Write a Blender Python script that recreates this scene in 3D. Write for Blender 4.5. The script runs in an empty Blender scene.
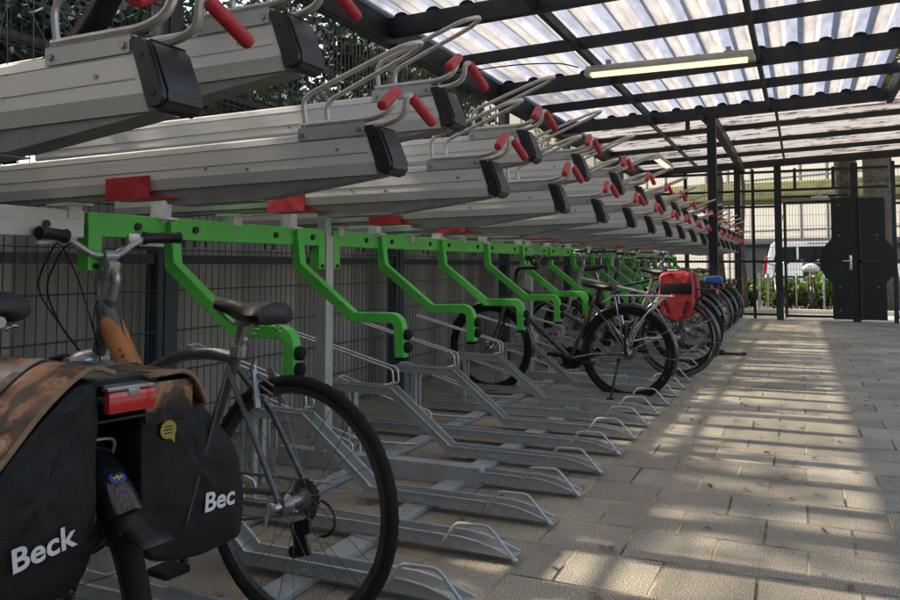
import bpy, bmesh, math, random
from mathutils import Vector, Matrix, Euler
from math import sin, cos, tan, pi, radians, atan2, sqrt, floor
random.seed(7)
scene = bpy.context.scene
COL = scene.collection

# ------------------------------------------------------------------ materials
def nt(m):
    m.use_nodes = True
    return m.node_tree, m.node_tree.nodes, m.node_tree.links

def mat(name, col, rough=0.5, metal=0.0, var=0.12, scale=14.0, bump=0.0, coat=0.0, dirt=None, dirt_amt=0.5, dirt_scale=5.0, sheen=0.0, spec=0.5, stretch=None, chips=False):
    m = bpy.data.materials.new(name)
    t, N, L = nt(m)
    b = N['Principled BSDF']
    b.inputs['Roughness'].default_value = rough
    b.inputs['Metallic'].default_value = metal
    b.inputs['Coat Weight'].default_value = coat
    b.inputs['Specular IOR Level'].default_value = spec
    if sheen: b.inputs['Sheen Weight'].default_value = sheen
    tc = N.new('ShaderNodeTexCoord')
    no = N.new('ShaderNodeTexNoise'); no.inputs['Scale'].default_value = scale; no.inputs['Detail'].default_value = 6
    L.new(tc.outputs['Object'], no.inputs['Vector'])
    rp = N.new('ShaderNodeValToRGB')
    c0 = [max(0, c*(1-var)) for c in col]; c1 = [min(1, c*(1+var)) for c in col]
    rp.color_ramp.elements[0].position = 0.3; rp.color_ramp.elements[1].position = 0.7
    rp.color_ramp.elements[0].color = (*c0, 1); rp.color_ramp.elements[1].color = (*c1, 1)
    L.new(no.outputs['Fac'], rp.inputs['Fac'])
    out = rp.outputs['Color']
    if dirt:
        n2 = N.new('ShaderNodeTexNoise'); n2.inputs['Scale'].default_value = dirt_scale; n2.inputs['Detail'].default_value = 8; n2.inputs['Roughness'].default_value = 0.7
        if stretch:
            mpp = N.new('ShaderNodeMapping'); mpp.inputs['Scale'].default_value = stretch; L.new(tc.outputs['Object'], mpp.inputs[0])
            oi = N.new('ShaderNodeObjectInfo'); ofs = N.new('ShaderNodeCombineXYZ'); ml = N.new('ShaderNodeMath'); ml.operation = 'MULTIPLY'; ml.inputs[1].default_value = 40
            L.new(oi.outputs['Random'], ml.inputs[0]); L.new(ml.outputs[0], ofs.inputs[0]); L.new(ofs.outputs[0], mpp.inputs['Location']); L.new(mpp.outputs[0], n2.inputs['Vector'])
        else: L.new(tc.outputs['Object'], n2.inputs['Vector'])
        r2 = N.new('ShaderNodeValToRGB')
        r2.color_ramp.elements[0].position = 0.48; r2.color_ramp.elements[1].position = 0.75
        r2.color_ramp.elements[1].color = (dirt_amt,)*3 + (1,)
        if chips: r2.color_ramp.elements[0].position = 0.60; r2.color_ramp.elements[1].position = 0.66
        L.new(n2.outputs['Fac'], r2.inputs['Fac'])
        mx = N.new('ShaderNodeMix'); mx.data_type = 'RGBA'
        L.new(r2.outputs['Color'], mx.inputs[0]); L.new(out, mx.inputs[6]); mx.inputs[7].default_value = (*dirt, 1)
        out = mx.outputs[2]
    L.new(out, b.inputs['Base Color'])
    mr = N.new('ShaderNodeMapRange'); mr.inputs[1].default_value = 0.3; mr.inputs[2].default_value = 0.7
    mr.inputs[3].default_value = max(0.02, rough-0.1); mr.inputs[4].default_value = min(1, rough+0.12)
    L.new(no.outputs['Fac'], mr.inputs[0]); L.new(mr.outputs[0], b.inputs['Roughness'])
    if bump:
        bp = N.new('ShaderNodeBump'); bp.inputs['Strength'].default_value = bump; bp.inputs['Distance'].default_value = 0.004
        n3 = N.new('ShaderNodeTexNoise'); n3.inputs['Scale'].default_value = scale*4; n3.inputs['Detail'].default_value = 4
        L.new(tc.outputs['Object'], n3.inputs['Vector'])
        L.new(n3.outputs['Fac'], bp.inputs['Height']); L.new(bp.outputs['Normal'], b.inputs['Normal'])
    return m

M = {}
M['alu'] = mat('anodised_aluminium', (0.66, 0.645, 0.61), 0.42, 0.25, 0.06, 3, dirt=(0.42, 0.40, 0.365), dirt_amt=0.4, dirt_scale=6, stretch=(0.5, 9, 9))
M['galv'] = mat('galvanised_steel', (0.40, 0.41, 0.40), 0.40, 0.5, 0.10, 30, dirt=(0.23, 0.225, 0.21), dirt_amt=0.4, dirt_scale=5)
M['galv_pale'] = mat('pale_galvanised_steel', (0.52, 0.51, 0.48), 0.5, 0.4, 0.12, 30, dirt=(0.3, 0.26, 0.22), dirt_amt=0.4, dirt_scale=6)
M['galv_shaded'] = mat('shade_darkened_galvanised_steel', (0.24, 0.24, 0.235), 0.5, 0.5, 0.2, 22, dirt=(0.13, 0.125, 0.115), dirt_amt=0.5, dirt_scale=8)  # darkened galvanised steel, shade of the gaps between trays put into the colour
M['rod'] = mat('zinc_rod', (0.50, 0.48, 0.44), 0.4, 0.6, 0.12, 30)
M['cap'] = mat('black_moulded_plastic', (0.009, 0.009, 0.011), 0.38, 0, 0.3, 20, dirt=(0.045, 0.041, 0.036), dirt_amt=0.4, dirt_scale=12)
M['red'] = mat('red_plastic', (0.40, 0.014, 0.022), 0.42, 0, 0.12, 20, dirt=(0.42, 0.16, 0.14), dirt_amt=0.22, dirt_scale=20)
M['green'] = mat('green_powder_coat', (0.075, 0.42, 0.055), 0.38, 0, 0.10, 8, dirt=(0.10, 0.16, 0.085), dirt_amt=0.75, dirt_scale=16, chips=True)
M['rubber'] = mat('black_rubber', (0.008, 0.0077, 0.0074), 0.8, 0, 0.3, 40, dirt=(0.045, 0.040, 0.033), dirt_amt=0.3, dirt_scale=18, spec=0.25)
M['tan_tyre'] = mat('brown_tyre_rubber', (0.07, 0.058, 0.042), 0.75, 0, 0.25, 40)
M['darksteel'] = mat('dark_painted_steel', (0.010, 0.012, 0.015), 0.5, 0, 0.2, 6, dirt=(0.035, 0.032, 0.028), dirt_amt=0.4, dirt_scale=9, spec=0.35)
M['navy'] = mat('anthracite_fence_paint', (0.02, 0.027, 0.036), 0.5, 0, 0.2, 6)
M['wire'] = mat('anthracite_wire', (0.028, 0.034, 0.034), 0.5, 0.2, 0.2, 10)
M['chrome'] = mat('bright_steel', (0.55, 0.54, 0.52), 0.25, 0.9, 0.1, 30)
M['steel'] = mat('grey_steel', (0.30, 0.29, 0.28), 0.35, 0.8, 0.15, 30)
M['blk'] = mat('black_paint', (0.007, 0.007, 0.0075), 0.32, 0, 0.2, 20, spec=0.4)
M['blkmatt'] = mat('matt_black', (0.016, 0.016, 0.017), 0.6, 0, 0.3, 20, dirt=(0.05, 0.047, 0.04), dirt_amt=0.4)
M['leather'] = mat('worn_black_vinyl', (0.010, 0.0095, 0.009), 0.42, 0, 0.3, 25, bump=0.2, spec=0.4)
M['canvas'] = mat('black_bag_canvas', (0.005, 0.0048, 0.0045), 0.6, 0, 0.22, 60, bump=0.25, dirt=(0.014, 0.013, 0.012), dirt_amt=0.35, dirt_scale=4, spec=0.3)
M['rimgrey'] = mat('dark_grey_rim', (0.07, 0.07, 0.068), 0.35, 0.6, 0.15, 20)
M['spoke'] = mat('dull_spoke_steel', (0.13, 0.128, 0.12), 0.4, 0.7, 0.2, 20)
M['fender'] = mat('glossy_black_plastic', (0.010, 0.010, 0.011), 0.2, 0, 0.2, 8, coat=0.5)
M['canvas_grey'] = mat('charcoal_bag_canvas', (0.03, 0.031, 0.031), 0.6, 0, 0.2, 60, bump=0.25)
M['print'] = mat('white_print', (0.62, 0.56, 0.54), 0.6, 0, 0.12, 60, dirt=(0.3, 0.26, 0.24), dirt_amt=0.45, dirt_scale=30)
M['yellow'] = mat('yellow_sticker', (0.30, 0.22, 0.03), 0.5)
M['blue'] = mat('blue_badge', (0.02, 0.06, 0.28), 0.35)
M['gold'] = mat('gold_badge', (0.5, 0.38, 0.1), 0.4)
M['frame_grey'] = mat('grey_metallic_paint', (0.10, 0.103, 0.103), 0.34, 0.45, 0.08, 20, coat=0.4)
M['edge_tan'] = mat('stitched_tan_edge', (0.20, 0.12, 0.06), 0.6, 0, 0.3, 60)
M['orange'] = mat('orange_decal', (0.46, 0.17, 0.05), 0.4, 0, 0.15, 18, dirt=(0.25, 0.1, 0.04), dirt_amt=0.5, dirt_scale=25)
M['frame_brown'] = mat('bronze_paint', (0.085, 0.07, 0.056), 0.33, 0.5, 0.1, 20, coat=0.4)
M['frame_silver'] = mat('silver_paint', (0.36, 0.36, 0.35), 0.32, 0.6, 0.08, 20, coat=0.3)
M['frame_green'] = mat('dark_green_paint', (0.02, 0.06, 0.045), 0.32, 0.2, 0.08, 20, coat=0.4)
M['frame_blue'] = mat('dark_blue_paint', (0.02, 0.035, 0.08), 0.32, 0.2, 0.08, 20, coat=0.4)
M['brown_grip'] = mat('brown_leather', (0.20, 0.085, 0.05), 0.55, 0, 0.2, 40)
M['red_canvas'] = mat('red_bag_canvas', (0.30, 0.012, 0.02), 0.55, 0, 0.2, 40, bump=0.2, dirt=(0.16, 0.01, 0.015), dirt_amt=0.6, dirt_scale=7)
M['blue_canvas'] = mat('blue_plastic_bag', (0.02, 0.075, 0.26), 0.5, 0, 0.2, 20)
M['white_plastic'] = mat('white_plastic', (0.82, 0.81, 0.79), 0.45, 0, 0.05, 10)
M['van_white'] = mat('white_car_paint', (0.78, 0.78, 0.77), 0.25, 0, 0.03, 3, coat=0.6)
M['concrete'] = mat('pale_concrete', (0.42, 0.39, 0.34), 0.85, 0, 0.12, 3, bump=0.3, dirt=(0.28, 0.25, 0.21), dirt_amt=0.5, dirt_scale=2)
M['bark'] = mat('tree_bark', (0.085, 0.068, 0.046), 0.9, 0, 0.5, 9, bump=1.0, dirt=(0.05, 0.042, 0.022), dirt_amt=0.85, dirt_scale=5, stretch=(5,5,0.8))
M['soil'] = mat('garden_soil', (0.09, 0.07, 0.05), 0.95, 0, 0.3, 8, bump=0.6)
M['facade'] = mat('cream_facade', (0.235, 0.235, 0.215), 0.7, 0, 0.08, 0.6)
M['facade_grey'] = mat('grey_cladding', (0.07, 0.073, 0.075), 0.7, 0, 0.15, 1.2)
M['black_sheet'] = mat('black_sheet_steel', (0.0065, 0.007, 0.0075), 0.45, 0, 0.3, 3, dirt=(0.022, 0.020, 0.018), dirt_amt=0.45, dirt_scale=3, spec=0.3)
M['tan_paint'] = mat('tan_timber', (0.42, 0.29, 0.18), 0.7, 0, 0.15, 8)

def glass_mat(name, col, rough=0.05):
    m = bpy.data.materials.new(name); t, N, L = nt(m); b = N['Principled BSDF']
    b.inputs['Base Color'].default_value = (*col, 1); b.inputs['Roughness'].default_value = rough
    b.inputs['Coat Weight'].default_value = 0.5
    return m
M['carglass'] = glass_mat('dark_car_glass', (0.015, 0.018, 0.02))
M['redlens'] = glass_mat('red_lens', (0.42, 0.012, 0.012), 0.18)
M['clearlens'] = glass_mat('clear_lens', (0.22, 0.205, 0.195), 0.1)

def tube_mat():
    m = bpy.data.materials.new('lit_fluorescent_diffuser'); t, N, L = nt(m); b = N['Principled BSDF']
    b.inputs['Base Color'].default_value = (0.5, 0.42, 0.25, 1); b.inputs['Roughness'].default_value = 0.4
    b.inputs['Emission Color'].default_value = (1.0, 0.84, 0.52, 1); b.inputs['Emission Strength'].default_value = 0.42
    return m
M['diffuser'] = tube_mat()

def planks_mat():
    m = bpy.data.materials.new('weathered_grey_planks'); t, N, L = nt(m); b = N['Principled BSDF']
    tc = N.new('ShaderNodeTexCoord'); sp = N.new('ShaderNodeSeparateXYZ'); L.new(tc.outputs['Object'], sp.inputs[0])
    mu = N.new('ShaderNodeMath'); mu.operation = 'DIVIDE'; mu.inputs[1].default_value = 0.115; L.new(sp.outputs['Y'], mu.inputs[0])
    fl = N.new('ShaderNodeMath'); fl.operation = 'FLOOR'; L.new(mu.outputs[0], fl.inputs[0])
    wn = N.new('ShaderNodeTexWhiteNoise'); wn.noise_dimensions = '1D'; L.new(fl.outputs[0], wn.inputs['W'])
    mp = N.new('ShaderNodeMapping'); mp.inputs['Scale'].default_value = (12, 12, 0.9); L.new(tc.outputs['Object'], mp.inputs[0])
    no = N.new('ShaderNodeTexNoise'); no.inputs['Scale'].default_value = 3; no.inputs['Detail'].default_value = 8; L.new(mp.outputs[0], no.inputs['Vector'])
    ad = N.new('ShaderNodeMath'); ad.operation = 'ADD'; L.new(wn.outputs[0], ad.inputs[0]); L.new(no.outputs['Fac'], ad.inputs[1])
    rp = N.new('ShaderNodeValToRGB'); e = rp.color_ramp.elements
    e[0].position = 0.4; e[0].color = (0.185, 0.166, 0.142, 1); e[1].position = 1.5/1.5; e[1].color = (0.31, 0.28, 0.24, 1)
    dv = N.new('ShaderNodeMath'); dv.operation = 'MULTIPLY'; dv.inputs[1].default_value = 0.7; L.new(ad.outputs[0], dv.inputs[0])
    L.new(dv.outputs[0], rp.inputs['Fac']); L.new(rp.outputs['Color'], b.inputs['Base Color'])
    b.inputs['Roughness'].default_value = 0.85
    return m
M['planks'] = planks_mat()

def paver_mat():
    m = bpy.data.materials.new('concrete_pavers'); t, N, L = nt(m); b = N['Principled BSDF']
    tc = N.new('ShaderNodeTexCoord')
    # slight warp so the joints are not ruler straight
    wn = N.new('ShaderNodeTexNoise'); wn.inputs['Scale'].default_value = 1.7; L.new(tc.outputs['Object'], wn.inputs['Vector'])
    sub = N.new('ShaderNodeVectorMath'); sub.operation = 'SUBTRACT'; sub.inputs[1].default_value = (0.5, 0.5, 0.5); L.new(wn.outputs['Color'], sub.inputs[0])
    scl = N.new('ShaderNodeVectorMath'); scl.operation = 'SCALE'; scl.inputs['Scale'].default_value = 0.022; L.new(sub.outputs[0], scl.inputs[0])
    add = N.new('ShaderNodeVectorMath'); add.operation = 'ADD'; L.new(tc.outputs['Object'], add.inputs[0]); L.new(scl.outputs[0], add.inputs[1])
    br = N.new('ShaderNodeTexBrick'); L.new(add.outputs[0], br.inputs['Vector'])
    br.offset = 0.5; br.inputs['Scale'].default_value = 1.0
    br.inputs['Brick Width'].default_value = 0.30; br.inputs['Row Height'].default_value = 0.305
    br.inputs['Mortar Size'].default_value = 0.0058; br.inputs['Mortar Smooth'].default_value = 0.35; br.inputs['Bias'].default_value = 0.0
    br.inputs['Color1'].default_value = (0.205, 0.184, 0.150, 1); br.inputs['Color2'].default_value = (0.300, 0.270, 0.222, 1)
    br.inputs['Mortar'].default_value = (0.5, 0.5, 0.5, 1)
    # joints: some filled with pale sand, some dark
    nj = N.new('ShaderNodeTexNoise'); nj.inputs['Scale'].default_value = 3.3; nj.inputs['Detail'].default_value = 3; L.new(tc.outputs['Object'], nj.inputs['Vector'])
    rj = N.new('ShaderNodeValToRGB'); rj.color_ramp.elements[0].position = 0.40; rj.color_ramp.elements[1].position = 0.60
    rj.color_ramp.elements[0].color = (0.05, 0.04, 0.03, 1); rj.color_ramp.elements[1].color = (0.42, 0.33, 0.22, 1)
    L.new(nj.outputs['Fac'], rj.inputs['Fac']); L.new(rj.outputs['Color'], br.inputs['Mortar'])
    # speckle
    ns = N.new('ShaderNodeTexNoise'); ns.inputs['Scale'].default_value = 230; ns.inputs['Detail'].default_value = 3.0; L.new(tc.outputs['Object'], ns.inputs['Vector'])
    rs = N.new('ShaderNodeValToRGB'); rs.color_ramp.elements[0].position = 0.41; rs.color_ramp.elements[1].position = 0.61
    rs.color_ramp.elements[0].color = (0.30, 0.285, 0.265, 1); rs.color_ramp.elements[1].color = (1.80, 1.80, 1.76, 1)
    L.new(ns.outputs['Fac'], rs.inputs['Fac'])
    m1 = N.new('ShaderNodeMix'); m1.data_type = 'RGBA'; m1.blend_type = 'MULTIPLY'; m1.inputs[0].default_value = 1
    L.new(br.outputs['Color'], m1.inputs[6]); L.new(rs.outputs['Color'], m1.inputs[7])
    # broad stains
    nb = N.new('ShaderNodeTexNoise'); nb.inputs['Scale'].default_value = 1.1; nb.inputs['Detail'].default_value = 7; nb.inputs['Roughness'].default_value = 0.65; L.new(tc.outputs['Object'], nb.inputs['Vector'])
    rb = N.new('ShaderNodeValToRGB'); rb.color_ramp.elements[0].position = 0.3; rb.color_ramp.elements[1].position = 0.7
    rb.color_ramp.elements[0].color = (0.62, 0.60, 0.56, 1); rb.color_ramp.elements[1].color = (1.15, 1.13, 1.08, 1)
    L.new(nb.outputs['Fac'], rb.inputs['Fac'])
    m2 = N.new('ShaderNodeMix'); m2.data_type = 'RGBA'; m2.blend_type = 'MULTIPLY'; m2.inputs[0].default_value = 1
    L.new(m1.outputs[2], m2.inputs[6]); L.new(rb.outputs['Color'], m2.inputs[7])
    # sand and leaf dirt that gathers under the racks (x < -0.9)
    sp = N.new('ShaderNodeSeparateXYZ'); L.new(tc.outputs['Object'], sp.inputs[0])
    mr = N.new('ShaderNodeMapRange'); mr.inputs[1].default_value = -0.75; mr.inputs[2].default_value = -1.3; mr.inputs[3].default_value = 0.0; mr.inputs[4].default_value = 0.8
    L.new(sp.outputs['X'], mr.inputs[0])
    nd = N.new('ShaderNodeTexNoise'); nd.inputs['Scale'].default_value = 5; nd.inputs['Detail'].default_value = 8; nd.inputs['Roughness'].default_value = 0.7; L.new(tc.outputs['Object'], nd.inputs['Vector'])
    rd = N.new('ShaderNodeMapRange'); rd.inputs[1].default_value = 0.35; rd.inputs[2].default_value = 0.6; L.new(nd.outputs['Fac'], rd.inputs[0])
    mm = N.new('ShaderNodeMath'); mm.operation = 'MULTIPLY'; L.new(mr.outputs[0], mm.inputs[0]); L.new(rd.outputs[0], mm.inputs[1])
    m3 = N.new('ShaderNodeMix'); m3.data_type = 'RGBA'; L.new(mm.outputs[0], m3.inputs[0]); L.new(m2.outputs[2], m3.inputs[6])
    m3.inputs[7].default_value = (0.20, 0.155, 0.11, 1)
    L.new(m3.outputs[2], b.inputs['Base Color'])
    b.inputs['Roughness'].default_value = 0.88
    bp = N.new('ShaderNodeBump'); bp.inputs['Strength'].default_value = 0.8; bp.inputs['Distance'].default_value = 0.006
    inv = N.new('ShaderNodeMath'); inv.operation = 'MULTIPLY_ADD'; inv.inputs[1].default_value = -1; inv.inputs[2].default_value = 1; L.new(br.outputs['Fac'], inv.inputs[0])
    ma = N.new('ShaderNodeMath'); ma.operation = 'MULTIPLY_ADD'; ma.inputs[1].default_value = 0.035; L.new(ns.outputs['Fac'], ma.inputs[0]); L.new(inv.outputs[0], ma.inputs[2])
    L.new(ma.outputs[0], bp.inputs['Height']); L.new(bp.outputs['Normal'], b.inputs['Normal'])
    return m
M['pavers'] = paver_mat()

def roof_mat(name, axis, pitch, dirty, clear):
    """weathered translucent corrugated plastic: rib stripes of yellowed dirt along the corrugation"""
    m = bpy.data.materials.new(name); t, N, L = nt(m)
    N.remove(N['Principled BSDF'])
    outn = [n for n in N if n.type == 'OUTPUT_MATERIAL'][0]
    tc = N.new('ShaderNodeTexCoord'); sp = N.new('ShaderNodeSeparateXYZ'); L.new(tc.outputs['Object'], sp.inputs[0])
    dv = N.new('ShaderNodeMath'); dv.operation = 'DIVIDE'; dv.inputs[1].default_value = pitch; L.new(sp.outputs[axis], dv.inputs[0])
    mp = N.new('ShaderNodeMapping'); L.new(tc.outputs['Object'], mp.inputs[0])
    mp.inputs['Scale'].default_value = (9, 0.7, 1) if axis == 'X' else (0.7, 9, 1)
    no = N.new('ShaderNodeTexNoise'); no.inputs['Scale'].default_value = 1.5; no.inputs['Detail'].default_value = 6; no.inputs['Roughness'].default_value = 0.65; L.new(mp.outputs[0], no.inputs['Vector'])
    na = N.new('ShaderNodeMath'); na.operation = 'MULTIPLY_ADD'; na.inputs[1].default_value = 0.32; L.new(no.outputs['Fac'], na.inputs[0]); L.new(dv.outputs[0], na.inputs[2])
    fr = N.new('ShaderNodeMath'); fr.operation = 'FRACT'; L.new(na.outputs[0], fr.inputs[0])
    rp = N.new('ShaderNodeValToRGB'); cr = rp.color_ramp
    stops = [(0.0, (0.44, 0.49, 0.62)), (0.22, (0.37, 0.43, 0.58)), (0.31, (0.50, 0.51, 0.55)), (0.345, (0.50, 0.39, 0.25)), (0.40, (0.66, 0.63, 0.59)), (0.55, (0.70, 0.67, 0.63)), (0.67, (0.62, 0.60, 0.58)), (0.705, (0.50, 0.40, 0.26)), (0.75, (0.50, 0.53, 0.61)), (0.86, (0.46, 0.51, 0.63)), (1.0, (0.42, 0.47, 0.61))]
    stops = [(p, tuple(0.50*(0.78*c+0.22*d_) for c, d_ in zip(col_, (0.55,0.56,0.60)))) for p, col_ in stops]
    if dirty: stops = [(p, tuple(0.35*c+0.65*d_ for c, d_ in zip(col_, (0.36,0.35,0.34)))) for p, col_ in stops]
    cr.elements[0].position = 0; cr.elements[0].color = (*stops[0][1], 1)
    cr.elements[1].position = 1; cr.elements[1].color = (*stops[-1][1], 1)
    for p, c in stops[1:-1]:
        e = cr.elements.new(p); e.color = (*c, 1)
    L.new(fr.outputs[0], rp.inputs['Fac'])
    # streaky staining
    n2 = N.new('ShaderNodeTexNoise'); n2.inputs['Scale'].default_value = 2.6; n2.inputs['Detail'].default_value = 8; n2.inputs['Roughness'].default_value = 0.7
    mp2 = N.new('ShaderNodeMapping'); L.new(tc.outputs['Object'], mp2.inputs[0]); mp2.inputs['Scale'].default_value = (5, 0.9, 1) if axis == 'X' else (0.6, 5, 1)
    L.new(mp2.outputs[0], n2.inputs['Vector'])
    r2 = N.new('ShaderNodeValToRGB'); r2.color_ramp.elements[0].position = 0.36; r2.color_ramp.elements[1].position = 0.62
    r2.color_ramp.elements[0].color = (0.66, 0.65, 0.64, 1); r2.color_ramp.elements[1].color = (1.0, 1.0, 1.0, 1)
    L.new(n2.outputs['Fac'], r2.inputs['Fac'])
    mx = N.new('ShaderNodeMix'); mx.data_type = 'RGBA'; mx.blend_type = 'MULTIPLY'; mx.inputs[0].default_value = 1
    L.new(rp.outputs['Color'], mx.inputs[6]); L.new(r2.outputs['Color'], mx.inputs[7])
    col = mx.outputs[2]
    if dirty:
        n3 = N.new('ShaderNodeTexNoise'); n3.inputs['Scale'].default_value = 2.4; n3.inputs['Detail'].default_value = 10; n3.inputs['Roughness'].default_value = 0.75
        mp3 = N.new('ShaderNodeMapping'); L.new(tc.outputs['Object'], mp3.inputs[0]); mp3.inputs['Scale'].default_value = (0.8, 2.2, 1)
        L.new(mp3.outputs[0], n3.inputs['Vector'])
        r3 = N.new('ShaderNodeValToRGB'); r3.color_ramp.elements[0].position = 0.525; r3.color_ramp.elements[1].position = 0.57
        r3.color_ramp.elements[1].color = (0.92, 0.92, 0.92, 1); L.new(n3.outputs['Fac'], r3.inputs['Fac'])
        m3 = N.new('ShaderNodeMix'); m3.data_type = 'RGBA'; L.new(r3.outputs['Color'], m3.inputs[0]); L.new(col, m3.inputs[6]); m3.inputs[7].default_value = (0.06, 0.04, 0.03, 1)
        col = m3.outputs[2]
    tr = N.new('ShaderNodeBsdfTranslucent'); L.new(col, tr.inputs['Color'])
    pr = N.new('ShaderNodeBsdfPrincipled'); L.new(col, pr.inputs['Base Color']); pr.inputs['Roughness'].default_value = 0.3
    tp = N.new('ShaderNodeBsdfTransparent'); L.new(col, tp.inputs['Color'])
    a = N.new('ShaderNodeMixShader'); a.inputs[0].default_value = 0.22; L.new(tr.outputs[0], a.inputs[1]); L.new(pr.outputs[0], a.inputs[2])
    c = N.new('ShaderNodeMixShader'); c.inputs[0].default_value = clear; L.new(a.outputs[0], c.inputs[1]); L.new(tp.outputs[0], c.inputs[2])
    L.new(c.outputs[0], outn.inputs['Surface'])
    return m
RIB = 0.275
M['roof_clear'] = roof_mat('weathered_clear_corrugated_plastic', 'X', RIB, False, 0.02)
M['roof_dirty'] = roof_mat('dirty_corrugated_plastic', 'Y', 0.2, True, 0.015)

def leaf_mat(name, c0, c1, trans=0.35):
    m = bpy.data.materials.new(name); t, N, L = nt(m); b = N['Principled BSDF']
    outn = [n for n in N if n.type == 'OUTPUT_MATERIAL'][0]
    g = N.new('ShaderNodeNewGeometry')
    rp = N.new('ShaderNodeValToRGB'); rp.color_ramp.elements[0].color = (*c0, 1); rp.color_ramp.elements[1].color = (*c1, 1)
    L.new(g.outputs['Random Per Island'], rp.inputs['Fac'])
    L.new(rp.outputs['Color'], b.inputs['Base Color']); b.inputs['Roughness'].default_value = 0.5
    tr = N.new('ShaderNodeBsdfTranslucent'); L.new(rp.outputs['Color'], tr.inputs['Color'])
    mx = N.new('ShaderNodeMixShader'); mx.inputs[0].default_value = trans
    L.new(b.outputs[0], mx.inputs[1]); L.new(tr.outputs[0], mx.inputs[2]); L.new(mx.outputs[0], outn.inputs['Surface'])
    return m
M['leaf_dark'] = leaf_mat('dark_hedge_leaves', (0.008, 0.018, 0.009), (0.032, 0.055, 0.02), 0.2)
M['leaf_bright'] = leaf_mat('bright_shrub_leaves', (0.13, 0.24, 0.03), (0.30, 0.42, 0.08), 0.5)
M['leaf_tree'] = leaf_mat('tree_leaves', (0.06, 0.075, 0.02), (0.17, 0.18, 0.06), 0.45)

def picture_mat():
    """printed flap of the pannier: blurred warm autumn colours"""
    m = bpy.data.materials.new('printed_flap'); t, N, L = nt(m); b = N['Principled BSDF']
    tc = N.new('ShaderNodeTexCoord'); no = N.new('ShaderNodeTexNoise'); no.inputs['Scale'].default_value = 13; no.inputs['Detail'].default_value = 5; no.inputs['Distortion'].default_value = 1.2
    L.new(tc.outputs['Object'], no.inputs['Vector'])
    rp = N.new('ShaderNodeValToRGB'); cr = rp.color_ramp
    cr.elements[0].position = 0.36; cr.elements[0].color = (0.010, 0.008, 0.007, 1)
    cr.elements[1].position = 0.78; cr.elements[1].color = (0.52, 0.42, 0.34, 1)
    for p, c in [(0.47, (0.03, 0.018, 0.012)), (0.53, (0.15, 0.045, 0.014)), (0.58, (0.30, 0.14, 0.06)), (0.64, (0.06, 0.04, 0.03)), (0.70, (0.24, 0.18, 0.15))]:
        e = cr.elements.new(p); e.color = (*c, 1)
    L.new(no.outputs['Fac'], rp.inputs['Fac']); L.new(rp.outputs['Color'], b.inputs['Base Color']); b.inputs['Roughness'].default_value = 0.28
    return m
M['picture'] = picture_mat()

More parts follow.
